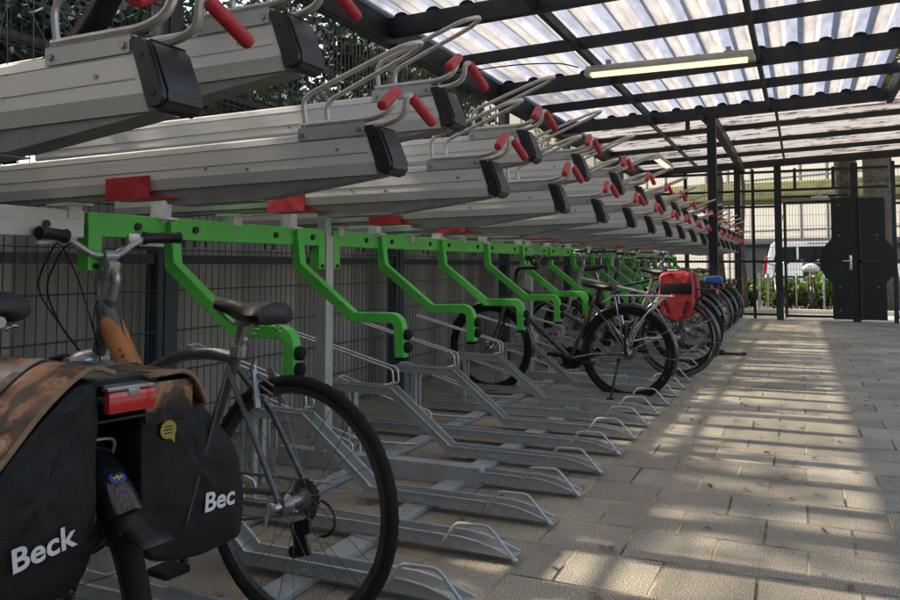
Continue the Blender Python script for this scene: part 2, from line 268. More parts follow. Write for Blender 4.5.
# ------------------------------------------------------------------ mesh builder
class MB:
    def __init__(self): self.v = []; self.f = []; self.mi = []; self.cur = 0
    def add(self, vs, fs, T=None):
        o = len(self.v)
        if T is not None: vs = [T @ Vector(p) for p in vs]
        self.v += [tuple(p) for p in vs]
        for f in fs: self.f.append(tuple(i+o for i in f)); self.mi.append(self.cur)
        return self
    def box(self, c, s, rot=None, bev=0.0):
        x, y, z = s[0]/2, s[1]/2, s[2]/2
        T = Matrix.Translation(c)
        if rot is not None: T = T @ Euler(rot).to_matrix().to_4x4()
        if bev <= 0:
            vs = [(-x,-y,-z),(x,-y,-z),(x,y,-z),(-x,y,-z),(-x,-y,z),(x,-y,z),(x,y,z),(-x,y,z)]
            return self.add(vs, [(0,3,2,1),(4,5,6,7),(0,1,5,4),(1,2,6,5),(2,3,7,6),(3,0,4,7)], T)
        bm = bmesh.new(); bmesh.ops.create_cube(bm, size=1)
        for v in bm.verts: v.co = Vector((v.co.x*s[0], v.co.y*s[1], v.co.z*s[2]))
        bmesh.ops.bevel(bm, geom=bm.edges[:], offset=bev, segments=2, affect='EDGES', profile=0.6)
        bm.verts.index_update()
        self.add([v.co[:] for v in bm.verts], [[v.index for v in f.verts] for f in bm.faces], T); bm.free()
        return self
    def bar(self, p0, p1, w, h, up=(0,0,1)):
        p0, p1 = Vector(p0), Vector(p1); d = (p1-p0); l = d.length; d.normalize()
        up = Vector(up)
        if abs(d.dot(up)) > 0.99: up = Vector((0,1,0))
        s = d.cross(up).normalized(); u = s.cross(d)
        vs = []
        for p in (p0, p1):
            for a, b in ((-1,-1),(1,-1),(1,1),(-1,1)): vs.append(p + s*(a*w/2) + u*(b*h/2))
        return self.add(vs, [(0,3,2,1)[::-1],(4,5,6,7),(0,1,5,4),(1,2,6,5),(2,3,7,6),(3,0,4,7)])
    def tube(self, pts, r, n=8, closed=False, caps=True, flat=1.0):
        pts = [Vector(p) for p in pts]; k = len(pts)
        rs = r if isinstance(r, (list, tuple)) else [r]*k
        T = []
        for i in range(k):
            if closed: t = pts[(i+1) % k]-pts[i-1]
            else: t = pts[min(i+1, k-1)]-pts[max(i-1, 0)]
            T.append(t.normalized() if t.length > 1e-9 else Vector((0,0,1)))
        ref = Vector((0,0,1)) if abs(T[0].z) < 0.9 else Vector((1,0,0))
        u = (ref - T[0]*ref.dot(T[0])).normalized()
        vs = []; fs = []
        for i in range(k):
            if i: u = (u - T[i]*u.dot(T[i])); u = u.normalized() if u.length > 1e-6 else Vector((1,0,0))
            w = T[i].cross(u)
            for j in range(n):
                a = 2*pi*j/n
                vs.append(pts[i] + (u*cos(a) + w*sin(a)*flat)*rs[i])
        m = k if closed else k-1
        for i in range(m):
            for j in range(n):
                a, b = i*n+j, i*n+(j+1) % n; c, d = ((i+1) % k)*n+(j+1) % n, ((i+1) % k)*n+j
                fs.append((a, b, c, d))
        if caps and not closed:
            fs.append(tuple(range(n))[::-1]); fs.append(tuple((k-1)*n+j for j in range(n)))
        return self.add(vs, fs)
    def cyl(self, p0, p1, r, n=12): return self.tube([p0, p1], r, n)
    def prism(self, poly, d, axis='y', off=0.0):
        """polygon in the plane across axis, extruded by d (centred at off)"""
        n = len(poly); vs = []
        for s in (-1, 1):
            for (p, q) in poly:
                e = off + s*d/2
                vs.append({'y': (p, e, q), 'x': (e, p, q), 'z': (p, q, e)}[axis])
        fs = [tuple(range(n)), tuple(range(n, 2*n))[::-1]] + [(i, i+n, (i+1) % n+n, (i+1) % n) for i in range(n)]
        return self.add(vs, fs)
    def sweep(self, prof, path):
        """closed (y,z) profile placed at each (x,dy,dz,sy,sz) of path"""
        n = len(prof); vs = []
        for (x, dy, dz, sy, sz) in path:
            for (y, z) in prof: vs.append((x, y*sy+dy, z*sz+dz))
        k = len(path); fs = []
        for i in range(k-1):
            for j in range(n): fs.append((i*n+j, i*n+(j+1) % n, (i+1)*n+(j+1) % n, (i+1)*n+j))
        fs.append(tuple(range(n))[::-1]); fs.append(tuple((k-1)*n+j for j in range(n)))
        return self.add(vs, fs)
    def ell(self, c, s, nu=14, nv=9, T=None):
        vs = []; fs = []
        for i in range(nv+1):
            th = pi*i/nv
            for j in range(nu):
                ph = 2*pi*j/nu
                vs.append((c[0]+s[0]*sin(th)*cos(ph), c[1]+s[1]*sin(th)*sin(ph), c[2]+s[2]*cos(th)))
        for i in range(nv):
            for j in range(nu): fs.append((i*nu+j, (i+1)*nu+j, (i+1)*nu+(j+1) % nu, i*nu+(j+1) % nu))
        return self.add(vs, fs, T)
    def torus(self, R, r, n=64, k=10, sq=1.0, noise=0.0, axis_z=0.0):
        """ring in the xz plane"""
        vs = []; fs = []
        for i in range(n):
            a = 2*pi*i/n
            for j in range(k):
                b = 2*pi*j/k; rr = R + r*cos(b)
                if noise and cos(b) > 0.35: rr += noise*(1 if (i+j) % 2 else -1)
                vs.append((rr*cos(a), r*sq*sin(b), rr*sin(a)+axis_z))
        for i in range(n):
            for j in range(k): fs.append((i*k+j, i*k+(j+1) % k, ((i+1) % n)*k+(j+1) % k, ((i+1) % n)*k+j))
        return self.add(vs, fs)
    def build(self, name, m, parent=None, smooth=True, loc=None):
        me = bpy.data.meshes.new(name); me.from_pydata(self.v, [], self.f)
        ms = m if isinstance(m, (list, tuple)) else [m]
        for x in ms: me.materials.append(x)
        if len(ms) > 1: me.polygons.foreach_set('material_index', self.mi)
        bm = bmesh.new(); bm.from_mesh(me); bmesh.ops.recalc_face_normals(bm, faces=bm.faces[:]); bm.to_mesh(me); bm.free()
        if smooth:
            me.polygons.foreach_set('use_smooth', [True]*len(me.polygons)); me.set_sharp_from_angle(angle=radians(38))
        me.update()
        o = bpy.data.objects.new(name, me); COL.objects.link(o)
        if parent: o.parent = parent
        if loc: o.location = loc
        return o

def fil(pts, r, n=5, closed=False):
    """round the corners of a polyline"""
    pts = [Vector(p) for p in pts]; out = []; k = len(pts)
    for i, p in enumerate(pts):
        if not closed and i in (0, k-1): out.append(p); continue
        a, b = pts[i-1], pts[(i+1) % k]
        da, db = (a-p), (b-p); ra = min(r, da.length*0.48, db.length*0.48)
        q0, q1 = p+da.normalized()*ra, p+db.normalized()*ra
        for j in range(n+1):
            t = j/n; out.append(q0*(1-t)**2 + p*2*t*(1-t) + q1*t*t)
    return out

def spl(pts, n=8):
    """smooth curve through points"""
    P = [Vector(p) for p in pts]; P = [P[0]*2-P[1]] + P + [P[-1]*2-P[-2]]; out = []
    for i in range(1, len(P)-2):
        for j in range(n):
            t = j/n; a, b, c, d = P[i-1], P[i], P[i+1], P[i+2]
            out.append(0.5*((2*b)+(c-a)*t+(2*a-5*b+4*c-d)*t*t+(3*b-a-3*c+d)*t**3))
    out.append(P[-2]); return out

def tag(o, label, cat, group=None, kind=None):
    if label: o['label'] = label
    if cat: o['category'] = cat
    if group: o['group'] = group
    if kind: o['kind'] = kind
    return o
def empty(name, loc=(0,0,0), rz=0.0, label=None, cat=None, group=None):
    o = bpy.data.objects.new(name, None); COL.objects.link(o)
    o.location = loc; o.rotation_euler = (0, 0, rz); o.empty_display_size = 0.1
    return tag(o, label, cat, group)
def kids(o): return [c for c in bpy.data.objects if c.parent == o]
def copy_tree(o, parent=None):
    c = o.copy(); COL.objects.link(c); c.parent = parent
    for ch in KIDS[o.name] if o.name in KIDS else kids(o): copy_tree(ch, c)
    return c
KIDS = {}
ORD = ['first','second','third','fourth','fifth','sixth','seventh','eighth','ninth','tenth','eleventh','twelfth','thirteenth','fourteenth','fifteenth','sixteenth','seventeenth','eighteenth','nineteenth','twentieth']
def ordw(n):
    if n < 20: return ORD[n]
    t = {2: 'twenty', 3: 'thirty'}[(n+1)//10]; u = (n+1) % 10
    return (t[:-1]+'ieth') if u == 0 else t+'-'+ORD[u-1]

def repeat(name, mb, m, parent, locs, smooth=True):
    """one small mesh copied to several places, each piece an object"""
    o = mb.build(name, m, parent, smooth); o.location = locs[0]
    for l in locs[1:]:
        c = o.copy(); COL.objects.link(c); c.parent = parent; c.location = l
    return o

def crumple(o, amt, size, lv=3, seed=0.0):
    md = o.modifiers.new('fine','SUBSURF'); md.subdivision_type = 'SIMPLE'; md.levels = lv; md.render_levels = lv
    tx = bpy.data.textures.new('folds','CLOUDS'); tx.noise_scale = size; tx.noise_depth = 3
    md = o.modifiers.new('folds','DISPLACE'); md.texture = tx; md.strength = amt; md.mid_level = 0.5; md.texture_coords = 'GLOBAL' if seed else 'LOCAL'
    md = o.modifiers.new('soft','SMOOTH'); md.factor = 0.5; md.iterations = 2

def text_mesh(s, size, name, m, parent, T, ext=0.0006, offset=0.006, shear=0.0, space=1.0):
    cu = bpy.data.curves.new(name, 'FONT'); cu.body = s; cu.size = size; cu.extrude = ext; cu.offset = offset*size; cu.shear = shear; cu.space_character = space; cu.resolution_u = 4
    tmp = bpy.data.objects.new('tmp_text', cu); COL.objects.link(tmp)
    dg = bpy.context.evaluated_depsgraph_get(); dg.update()
    me = bpy.data.meshes.new_from_object(tmp.evaluated_get(dg)); me.name = name
    bpy.data.objects.remove(tmp); bpy.data.curves.remove(cu)
    me.transform(T); me.materials.clear(); me.materials.append(m)
    o = bpy.data.objects.new(name, me); COL.objects.link(o)
    if parent: o.parent = parent
    return o
# ------------------------------------------------------------------ setting: ground
def slope_h(x): return 2.87 + 0.035*x
g = MB(); g.add([(-60,-60,0),(60,-60,0),(60,17.9,0),(-60,17.9,0)], [(0,1,2,3)])
tag(g.build('pavement', M['pavers'], smooth=False), None, None, kind='structure')
g = MB(); g.add([(-400,-400,-0.06),(400,-400,-0.06),(400,900,-0.06),(-400,900,-0.06)], [(0,1,2,3)])
tag(g.build('ground', M['soil'], smooth=False), None, None, kind='structure')
g = MB(); g.add([(-3.4,15.72,0.004),(6,15.72,0.004),(6,17.75,0.004),(-3.4,17.75,0.004)], [(0,1,2,3)])
tag(g.build('path', M['concrete'], smooth=False), None, None, kind='structure')
g = MB(); g.box((0,17.82,0.04),(30,0.14,0.12), bev=0.012)
tag(g.build('kerb', M['concrete']), None, None, kind='structure')
g = MB(); g.add([(-40,26,0.0),(40,26,0.0),(40,39,0.0),(-40,39,0.0)], [(0,1,2,3)])
M['asphalt'] = mat('asphalt', (0.06,0.06,0.06), 0.9, 0, 0.2, 40, bump=0.5)
tag(g.build('road', M['asphalt'], smooth=False), None, None, kind='structure')

# ------------------------------------------------------------------ shelter (roof, beams, posts)
shel = empty('bike_shelter', (0,0,0), 0, 'long open shelter with dark steel beams and stained see-through corrugated roof over the racks', 'shelter')
def roof_sheet():
    mb = MB(); prof = []
    n0, n1 = -12, 4
    for n in range(n0, n1):
        c = (n-0.14)*RIB
        for dx, dz in ((-0.085,0),(-0.045,0.045),(0.045,0.045),(0.085,0)):
            x = c+dx
            if -3.12 < x < 0.97: prof.append((x, slope_h(x)+0.145+dz))
    ys = [-3.2, 2.0, 5.3, 7.7, 10.28]
    vs = [(x, y, z) for y in ys for (x, z) in prof]; k = len(prof)
    fs = [(i*k+j, i*k+j+1, (i+1)*k+j+1, (i+1)*k+j) for i in range(len(ys)-1) for j in range(k-1)]
    mb.add(vs, fs); return mb
roof_sheet().build('roof_sheet', M['roof_clear'], shel, smooth=False)
mb = MB(); ys = []
y = 10.30
while y < 15.95: ys += [(y,0),(y+0.06,0),(y+0.09,0.035),(y+0.15,0.035),(y+0.18,0)]; y += 0.2
vs = []
for (yy, dz) in ys:
    for x in (-3.12, -1.0, 1.75): vs.append((x, yy, slope_h(x)+0.135+dz))
mb.add(vs, [(i*3+j, i*3+j+1, (i+1)*3+j+1, (i+1)*3+j) for i in range(len(ys)-1) for j in range(2)])
mb.build('roof_sheet', M['roof_dirty'], shel, smooth=False)
ang = math.atan(0.035)
def xbeam(y, x0, x1, w, z0, z1):
    mb = MB()
    vs = []
    for x in (x0, x1):
        for (dy, dz) in ((-w/2,z0),(w/2,z0),(w/2,z1),(-w/2,z1)): vs.append((x, y+dy, slope_h(x)+dz))
    mb.add(vs, [(0,1,2,3),(4,5,6,7),(0,1,5,4),(1,2,6,5),(2,3,7,6),(3,0,4,7)])
    return mb
for k in range(-7, 5):
    y = 5.25+1.205*k; thick = (k % 2 == 0)
    b = xbeam(y, -2.88, 0.93, 0.075 if thick else 0.05, 0.0 if thick else 0.045, 0.142).build('beam', M['darksteel'], shel, smooth=False)
    if thick:
        f = MB(); f.prism([(0.058*cos(a), 0.036*sin(a)) for a in [pi*i/8 for i in range(9)]], 0.05, 'y', 0)
        cs = [(n-0.14)*RIB for n in range(-10, 4)]
        repeat('rib_filler', f, M['rubber'], b, [(c, y, slope_h(c)+0.143) for c in cs if -2.8 < c < 0.85])
def ybeam(x, y0, y1, w, z0, z1, name='beam', m='darksteel'):
    mb = MB(); h = slope_h(x)
    mb.box((x, (y0+y1)/2, h+(z0+z1)/2), (w, y1-y0, z1-z0)); return mb.build(name, M[m], shel, smooth=False)
ybeam(-2.93, -3.2, 15.75, 0.09, -0.05, 0.196)
ybeam(0.965, -3.2, 10.2, 0.06, -0.02, 0.138)
ybeam(-1.70, -3.2, 10.08, 0.045, 0.012, 0.09)
ybeam(-0.33, -3.2, 10.08, 0.04, 0.02, 0.085)
ybeam(-1.0, 9.72, 15.6, 0.10, -0.06, 0.07)
for y in (11.5, 12.9, 14.3): xbeam(y, -2.88, 1.72, 0.045, 0.06, 0.134).build('beam', M['darksteel'], shel, smooth=False)
xbeam(15.62, -2.88, 1.72, 0.09, 0.0, 0.13).build('beam', M['darksteel'], shel, smooth=False)
ybeam(-0.25, 10.2, 15.5, 0.03, 0.005, 0.06); ybeam(-1.75, 10.2, 15.5, 0.03, 0.005, 0.06); ybeam(1.73, 10.2, 15.7, 0.06, -0.02, 0.13)
for (x, y) in ((-0.955, 9.66), (1.0, 7.66), (1.0, 2.5), (1.0, -3.0)):
    p = MB(); p.box((x, y, slope_h(x)/2-0.001), (0.10, 0.10, slope_h(x))); p.box((x, y, 0.006), (0.2, 0.2, 0.012)); p.build('post', M['darksteel'], shel, smooth=False)
# small hanger where the roof beam meets the lower beam, next to the post
p = MB(); p.box((-1.28, 10.06, slope_h(-1.28)-0.06), (0.05,0.05,0.12)); p.bar((-0.99,9.70,2.70),(-1.12,9.9,2.84),0.03,0.04); p.build('bracket', M['darksteel'], shel, smooth=False)
# thin cable that runs along the second beam
c = MB(); c.tube(spl([(-2.85,6.38,2.745),(-2.3,6.38,2.76),(-1.9,6.40,2.74),(-1.76,6.6,2.74)],6), 0.006, 5); c.build('cable', M['blk'], shel)

# ------------------------------------------------------------------ lamps
def strip_lamp(c, ln, rz, label):
    t = empty('strip_light', c, rz, label, 'ceiling light', 'strip lights under the shelter roof')
    h = MB(); h.box((0,0,0.0),(ln,0.13,0.06), bev=0.012); h.box((-ln/2+0.012,0,-0.032),(0.05,0.11,0.045), bev=0.01); h.box((ln/2-0.012,0,-0.032),(0.05,0.11,0.045), bev=0.01)
    h.build('housing', M['galv_pale'], t)
    d = MB(); poly = [(0.05*cos(a), -0.03+0.036*sin(a)) for a in [pi+pi*i/10 for i in range(11)]]
    d.prism(poly, ln-0.1, 'x', 0); d.build('diffuser', M['diffuser'], t)
    e = MB(); e.box((0,0,0.05),(0.04,0.05,0.06)); repeat('clip', e, M['galv'], t, [(-ln/2+0.2,0,0),(ln/2-0.2,0,0)], False)
    return t
strip_lamp((-1.04, 6.86, 2.765), 1.42, -0.0, 'long lit strip light fixed crosswise under the see-through roof, the larger and nearer one')
strip_lamp((-2.1, 13.3, 2.75), 1.5, pi/2, 'small far lit strip light under the dirty rear roof, pointing along the shelter')

# ------------------------------------------------------------------ left fence, wall and hedge
def mesh_panel(name, parent, u0, u1, z0, z1, fixed, axis, m, r=0.0028, hs=0.2, step=0.05, dbl=True):
    mb = MB(); n = int(round((u1-u0)/step))
    def P(u, off, z): return (fixed+off, u, z) if axis == 'y' else (u, fixed+off, z)
    for i in range(n+1):
        u = u0+(u1-u0)*i/n
        mb.tube([P(u,0,z0), P(u,0,z1)], r, 4, caps=False)
    z = z0+0.03
    while z < z1:
        for off in ((-0.0075, 0.0075) if dbl else (0.006,)): mb.tube([P(u0,off,z), P(u1,off,z)], r*1.15, 4, caps=False)
        z += hs
    return mb.build(name, M[m], parent, smooth=False)
FX = -2.9
fence = empty('mesh_fence', (FX,0,0), 0, 'tall dark wire mesh fence with flat rails running behind the bike racks', 'fence')
FY = [-1.91+2.43*i for i in range(8)]
for i, y in enumerate(FY[:-1]):
    o = mesh_panel('mesh_panel', fence, y+0.07, FY[i+1]-0.07 if i+1 < len(FY) else y+2.4, 0.05, 2.74, 0.035, 'y', 'wire')
for y in FY:
    p = MB(); p.box((0,y,1.37),(0.08,0.13,2.74)); p.build('post', M['navy'], fence, smooth=False)
    p = MB(); p.box((0.043,y,1.37),(0.008,0.05,2.70)); p.build('clamp_strip', M['navy'], fence, smooth=False)
for z in (1.033, 1.93):
    p = MB(); p.box((-0.001,6.5,z),(0.05,16.9,0.046 if z < 1.5 else 0.03)); p.build('rail', M['navy'], fence, smooth=False)
w = MB(); w.box((-3.14,6.3,0.71),(0.06,19,1.42))
tag(w.build('plank_wall', M['planks'], smooth=False), 'low weathered grey plank wall close behind the mesh fence', 'wall')

w = MB(); w.box((-1.0,-1.25,1.43),(4.2,0.12,2.86))  # added unseen wall, blocks light from behind so the near racks darken
tag(w.build('light_block_wall', M['planks'], smooth=False), 'unseen plank wall added behind the viewer to darken the near end of the shelter', 'wall')

def leaves(name, m, spots, n, size, parent=None):
    """leaf quads scattered in clumps: spots = (x,y,z,rx,ry,rz)"""
    import numpy as np
    rng = np.random.default_rng(len(spots)*13+n)
    sp = np.array(spots); wgt = sp[:,3]*sp[:,4]*sp[:,5]; wgt = wgt/wgt.sum()
    idx = rng.choice(len(sp), n, p=wgt)
    d = rng.normal(size=(n,3)); d /= np.linalg.norm(d,axis=1)[:,None]
    rad = rng.random(n)**0.45
    c = sp[idx,:3]+d*rad[:,None]*sp[idx,3:6]
    nrm = rng.normal(size=(n,3))+d*0.6+np.array([0,0,0.4]); nrm /= np.linalg.norm(nrm,axis=1)[:,None]
    a = rng.normal(size=(n,3)); u = np.cross(nrm,a); u /= np.linalg.norm(u,axis=1)[:,None]; v = np.cross(nrm,u)
    s = size*(0.6+0.8*rng.random(n))[:,None]
    V = np.empty((n,6,3)); k = nrm*s*0.18
    V[:,0] = c-u*s; V[:,1] = c-u*s*0.35-v*s*0.42+k; V[:,2] = c+u*s*0.45-v*s*0.38+k; V[:,3] = c+u*s; V[:,4] = c+u*s*0.45+v*s*0.38+k; V[:,5] = c-u*s*0.35+v*s*0.42+k
    me = bpy.data.meshes.new(name); me.vertices.add(n*6); me.vertices.foreach_set('co', V.ravel())
    me.loops.add(n*6); me.loops.foreach_set('vertex_index', np.arange(n*6)); me.polygons.add(n)
    me.polygons.foreach_set('loop_start', np.arange(n)*6); me.polygons.foreach_set('loop_total', np.full(n,6)); me.update(calc_edges=True)
    me.materials.append(m); o = bpy.data.objects.new(name, me); COL.objects.link(o)
    if parent: o.parent = parent
    return o
sp = []
for i in range(300):
    y = random.uniform(-2, 20); z = random.uniform(0.7, 2.3); sp.append((-3.75+random.uniform(-0.22,0.25), y, z, 0.34, 0.42, 0.4))
for i in range(150):
    y = random.uniform(-2, 20); sp.append((-4.1+random.uniform(-0.3,0.2), y, random.uniform(2.15,2.48), 0.3, 0.36, 0.28))
hg = empty('hedge', (-3.8,8,0), 0, 'dense dark green hedge rising above the plank wall behind the mesh fence', 'hedge')
o = leaves('foliage', M['leaf_dark'], sp, 80000, 0.043); o.parent = hg; o.location = (3.8,-8,0)
st = MB()
for i in range(24):
    y = -2+i*0.95; x = -3.8+random.uniform(-0.1,0.1)
    st.tube([(x+3.8,y-8,0),(x+3.8+random.uniform(-.1,.1),y-8+random.uniform(-.1,.1),1.0),(x+3.8+random.uniform(-.2,.2),y-8+random.uniform(-.2,.2),2.3)], [0.035,0.028,0.01], 6)
st.build('stem', M['bark'], hg)

# ------------------------------------------------------------------ end fence and gate (y = 15.65)
GY = 15.65
ef = empty('end_fence', (0,GY,0), 0, 'dark steel grid fence closing the far end of the shelter, around the gate', 'fence')
def ebox(name, x, z, w, h, d=0.06, parent=ef, m='darksteel', y=0.0):
    b = MB(); b.box((x,y,z),(w,d,h)); return b.build(name, M[m], parent, smooth=False)
TOP = 2.86
ebox('post', -1.10, TOP/2, 0.11, TOP, 0.11); ebox('post', -0.82, 1.42, 0.05, 2.80, 0.05)
ebox('post', -0.385, 1.45, 0.12, 2.9, 0.1)
ebox('post', 0.885, 1.43, 0.13, 2.86, 0.1, y=0.06)
ebox('post', 1.50, 1.43, 0.07, 2.86, 0.06); ebox('post', 3.2, 1.43, 0.07, 2.86, 0.06); ebox('post', -2.05, 1.43, 0.06, 2.86, 0.06)
ebox('post', -0.09, 2.60, 0.05, 0.42, 0.05); ebox('post', 0.55, 2.60, 0.05, 0.42, 0.05)
for z in (0.10, 1.085, 2.11, 2.41, 2.76):
    ebox('rail', -1.64, z, 2.4, 0.045, 0.04, y=-0.012)
    if z > 2.2: ebox('rail', 0.55, z, 1.75, 0.045, 0.04, y=-0.011)
    ebox('rail', 2.36, z, 1.66, 0.045, 0.04, y=-0.013)
ebox('rail', 0.24, 2.28, 1.15, 0.045, 0.06, y=0.012)
mesh_panel('mesh_panel', ef, -2.85, -0.45, 0.12, 2.80, 0.03, 'x', 'wire', 0.0025, 0.2, 0.05, False)
mesh_panel('mesh_panel', ef, -0.32, 1.47, 2.30, 2.80, 0.03, 'x', 'wire', 0.0025, 0.2, 0.05, False)
mesh_panel('mesh_panel', ef, 1.54, 3.2, 0.12, 2.80, 0.03, 'x', 'wire', 0.0025, 0.2, 0.05, False)
# barbed strands above the right leaf
bw = MB()
for z in (2.50, 2.54, 2.58): bw.tube([(0.95,-0.06,z),(3.2,-0.06,z+0.01)], 0.006, 5)
bw.build('wire_strand', M['wire'], ef, smooth=False)

gate = empty('gate_door', (-0.30,GY,0), 0, 'dark steel grid gate with black sheet plates and a half round lock guard, standing closed', 'gate')
def gp(name, x, z, w, h, d=0.045, m='darksteel', y=0.0):
    b = MB(); b.box((x+0.30,y,z),(w,d,h), bev=0.003); return b.build(name, M[m], gate, smooth=False)
gp('frame', -0.275, 1.12, 0.05, 2.14); gp('frame', 0.815, 1.12, 0.05, 2.14); gp('frame', 0.27, 0.085, 1.04, 0.05); gp('frame', 0.27, 2.17, 1.04, 0.05); gp('frame', 0.27, 1.083, 1.04, 0.04)
mesh_panel('mesh_panel', gate, 0.06, 0.80, 0.11, 2.15, 0.02, 'x', 'wire', 0.0025, 0.2, 0.05, False)
def disc_half(cx, cz, r, side, x_in):
    a0 = math.acos(max(-1, min(1, 0.36/r)))
    return [(cx+side*r*cos(t), cz+r*sin(t)) for t in [(-a0)+2*a0*i/20 for i in range(21)]]
pl = MB(); poly = [(1.138,0.045),(1.138,2.24),(0.80,2.24)]
r = 0.50; cx, cz = 1.10, 1.085
t0 = math.asin(0.47/r); x_at = cx-r*cos(t0)
poly += [(0.80, cz+sqrt(r*r-(cx-0.80)**2))] + [(cx-r*cos(t), cz+r*sin(t)) for t in [math.acos((cx-0.80)/r)*(1-2*i/16) for i in range(1,16)]] + [(0.80, cz-sqrt(r*r-(cx-0.80)**2)), (0.80,0.045)]
pl.prism(poly, 0.004, 'y', -0.03); q = pl.build('door_sheet', M['black_sheet'], gate, smooth=False)
b2 = MB(); b2.cyl((0,-0.036,0),(0,-0.028,0),0.012,8); repeat('bolt', b2, M['steel'], q, [(x,0,z) for (x, z) in ((0.92,1.55),(0.92,0.62),(0.92,2.1),(0.92,0.2))])
hg2 = MB(); hg2.cyl((-0.262+0.30-0.04,-0.03,-0.05),(-0.262+0.30-0.04,-0.03,0.05),0.014,10); repeat('hinge', hg2, M['steel'], gate, [(0,0,0.35),(0,0,1.9)])
hb = MB(); hb.box((1.10,-0.045,1.06),(0.045,0.012,0.26),bev=0.004); hb.tube(fil([(1.10,-0.05,1.09),(1.10,-0.09,1.09),(0.97,-0.09,1.09)],0.02), 0.011, 8)
hb.build('handle', M['chrome'], gate)
cl = MB(); cl.box((0.62,-0.06,2.245),(0.28,0.05,0.06),bev=0.006); cl.bar((0.55,-0.07,2.27),(0.88,-0.09,2.36),0.02,0.02); cl.build('door_closer', M['galv'], gate)
side = empty('steel_guard_plate', (1.15,GY,0), 0, 'black sheet guard plate with rounded bulge, fixed right of the gate lock', 'guard plate')
poly = [(-0.215,0.045),(-0.215,2.22),(0.21,2.22)]; cx2 = -0.12
poly += [(0.21, cz+sqrt(r*r-0.33**2))] + [(cx2+r*cos(t), cz+r*sin(t)) for t in [math.acos(0.33/r)*(1-2*i/16) for i in range(1,16)]] + [(0.21, cz-sqrt(r*r-0.33**2)), (0.21,0.045)]
pl = MB(); pl.prism(poly, 0.004, 'y', -0.04); pl.build('sheet', M['black_sheet'], side, smooth=False)
b2 = MB(); b2.cyl((0,-0.047,0),(0,-0.038,0),0.012,8); repeat('bolt', b2, M['steel'], side, [(x,0,z) for (x, z) in ((0.08,1.55),(0.08,0.62))])
b2 = MB(); b2.box((-0.0,-0.055,1.083),(0.42,0.026,0.04)); b2.box((-0.19,-0.056,1.12),(0.04,0.024,2.1)); b2.build('frame', M['darksteel'], side, smooth=False)

# ------------------------------------------------------------------ rack frames (green beam, arms, posts)
def ribbon(pts, w):
    P = [Vector((p[0],p[1])) for p in pts]; L_, R_ = [], []
    for i, p in enumerate(P):
        d0 = (P[i]-P[i-1]).normalized() if i else (P[1]-P[0]).normalized()
        d1 = (P[i+1]-P[i]).normalized() if i < len(P)-1 else d0
        n0, n1 = Vector((-d0.y,d0.x)), Vector((-d1.y,d1.x)); nn = (n0+n1).normalized(); k = w/2/max(0.4,nn.dot(n0))
        L_.append(tuple(p+nn*k)); R_.append(tuple(p-nn*k))
    return L_, R_
BX = -2.2
def arm_mesh():
    cpts = [(-2.175,1.165),(-2.155,1.0),(-1.855,0.770),(-1.665,0.772)]
    cpts += [(-1.665+0.045*sin(t), 0.727+0.045*cos(t)) for t in [pi/2*i/5 for i in range(1,6)]] + [(-1.616,0.60)]
    A, B = ribbon(cpts, 0.046); mb = MB(); n = len(A); w = 0.046
    vs = []
    for (s) in (-w/2, w/2):
        for p in A: vs.append((p[0]-BX, s, p[1]))
        for p in B: vs.append((p[0]-BX, s, p[1]))
    fs = []
    for i in range(n-1):
        fs += [(i,i+1,n+i+1,n+i), (2*n+i,3*n+i,3*n+i+1,2*n+i+1), (i,2*n+i,2*n+i+1,i+1), (n+i,n+i+1,3*n+i+1,3*n+i)]
    fs += [(0,n,3*n,2*n),(n-1,3*n-1,4*n-1,2*n-1)]
    mb.add(vs, fs); return mb
FR = [3.33+3.2*i for i in range(4)]
bays = [(1.88,3.29,[2.25,3.05]),(3.37,6.49,[3.85,4.65,5.45,6.25]),(6.57,9.69,[7.05,7.85,8.65,9.45]),(9.77,12.89,[10.25,11.05,11.85,12.65]),(12.97,15.1,[13.45,14.25,15.0])]
bay_lab = ['short green bar with two cranked arms nearest the camera, above the grey bike','long green bar with four cranked arms over the bronze bicycle, past the first post','long green bar with four cranked arms behind the bike with the red bag','far green bar with cranked arms, next to last before the end fence','short farthest green bar with cranked arms by the end fence']
arm_proto = bump_proto = None
def finger(parent, y):
    global arm_proto, bump_proto
    if arm_proto is None:
        a = arm_mesh().build('arm', M['green'], parent, smooth=False); a.location = (0,y,0)
        md = a.modifiers.new('bevel','BEVEL'); md.width = 0.004; md.segments = 2; md.limit_method = 'ANGLE'
        b = MB()
        for z in (0.70,0.645): b.ell((-1.585-BX,0,z),(0.022,0.024,0.025),10,8)
        b.box((-1.612-BX,0,0.592),(0.05,0.045,0.014),bev=0.004)
        bump_proto = b.build('buffer', M['rubber'], a); arm_proto = a
    else:
        a = arm_proto.copy(); COL.objects.link(a); a.parent = parent; a.location = (0,y,0)
        c = bump_proto.copy(); COL.objects.link(c); c.parent = a
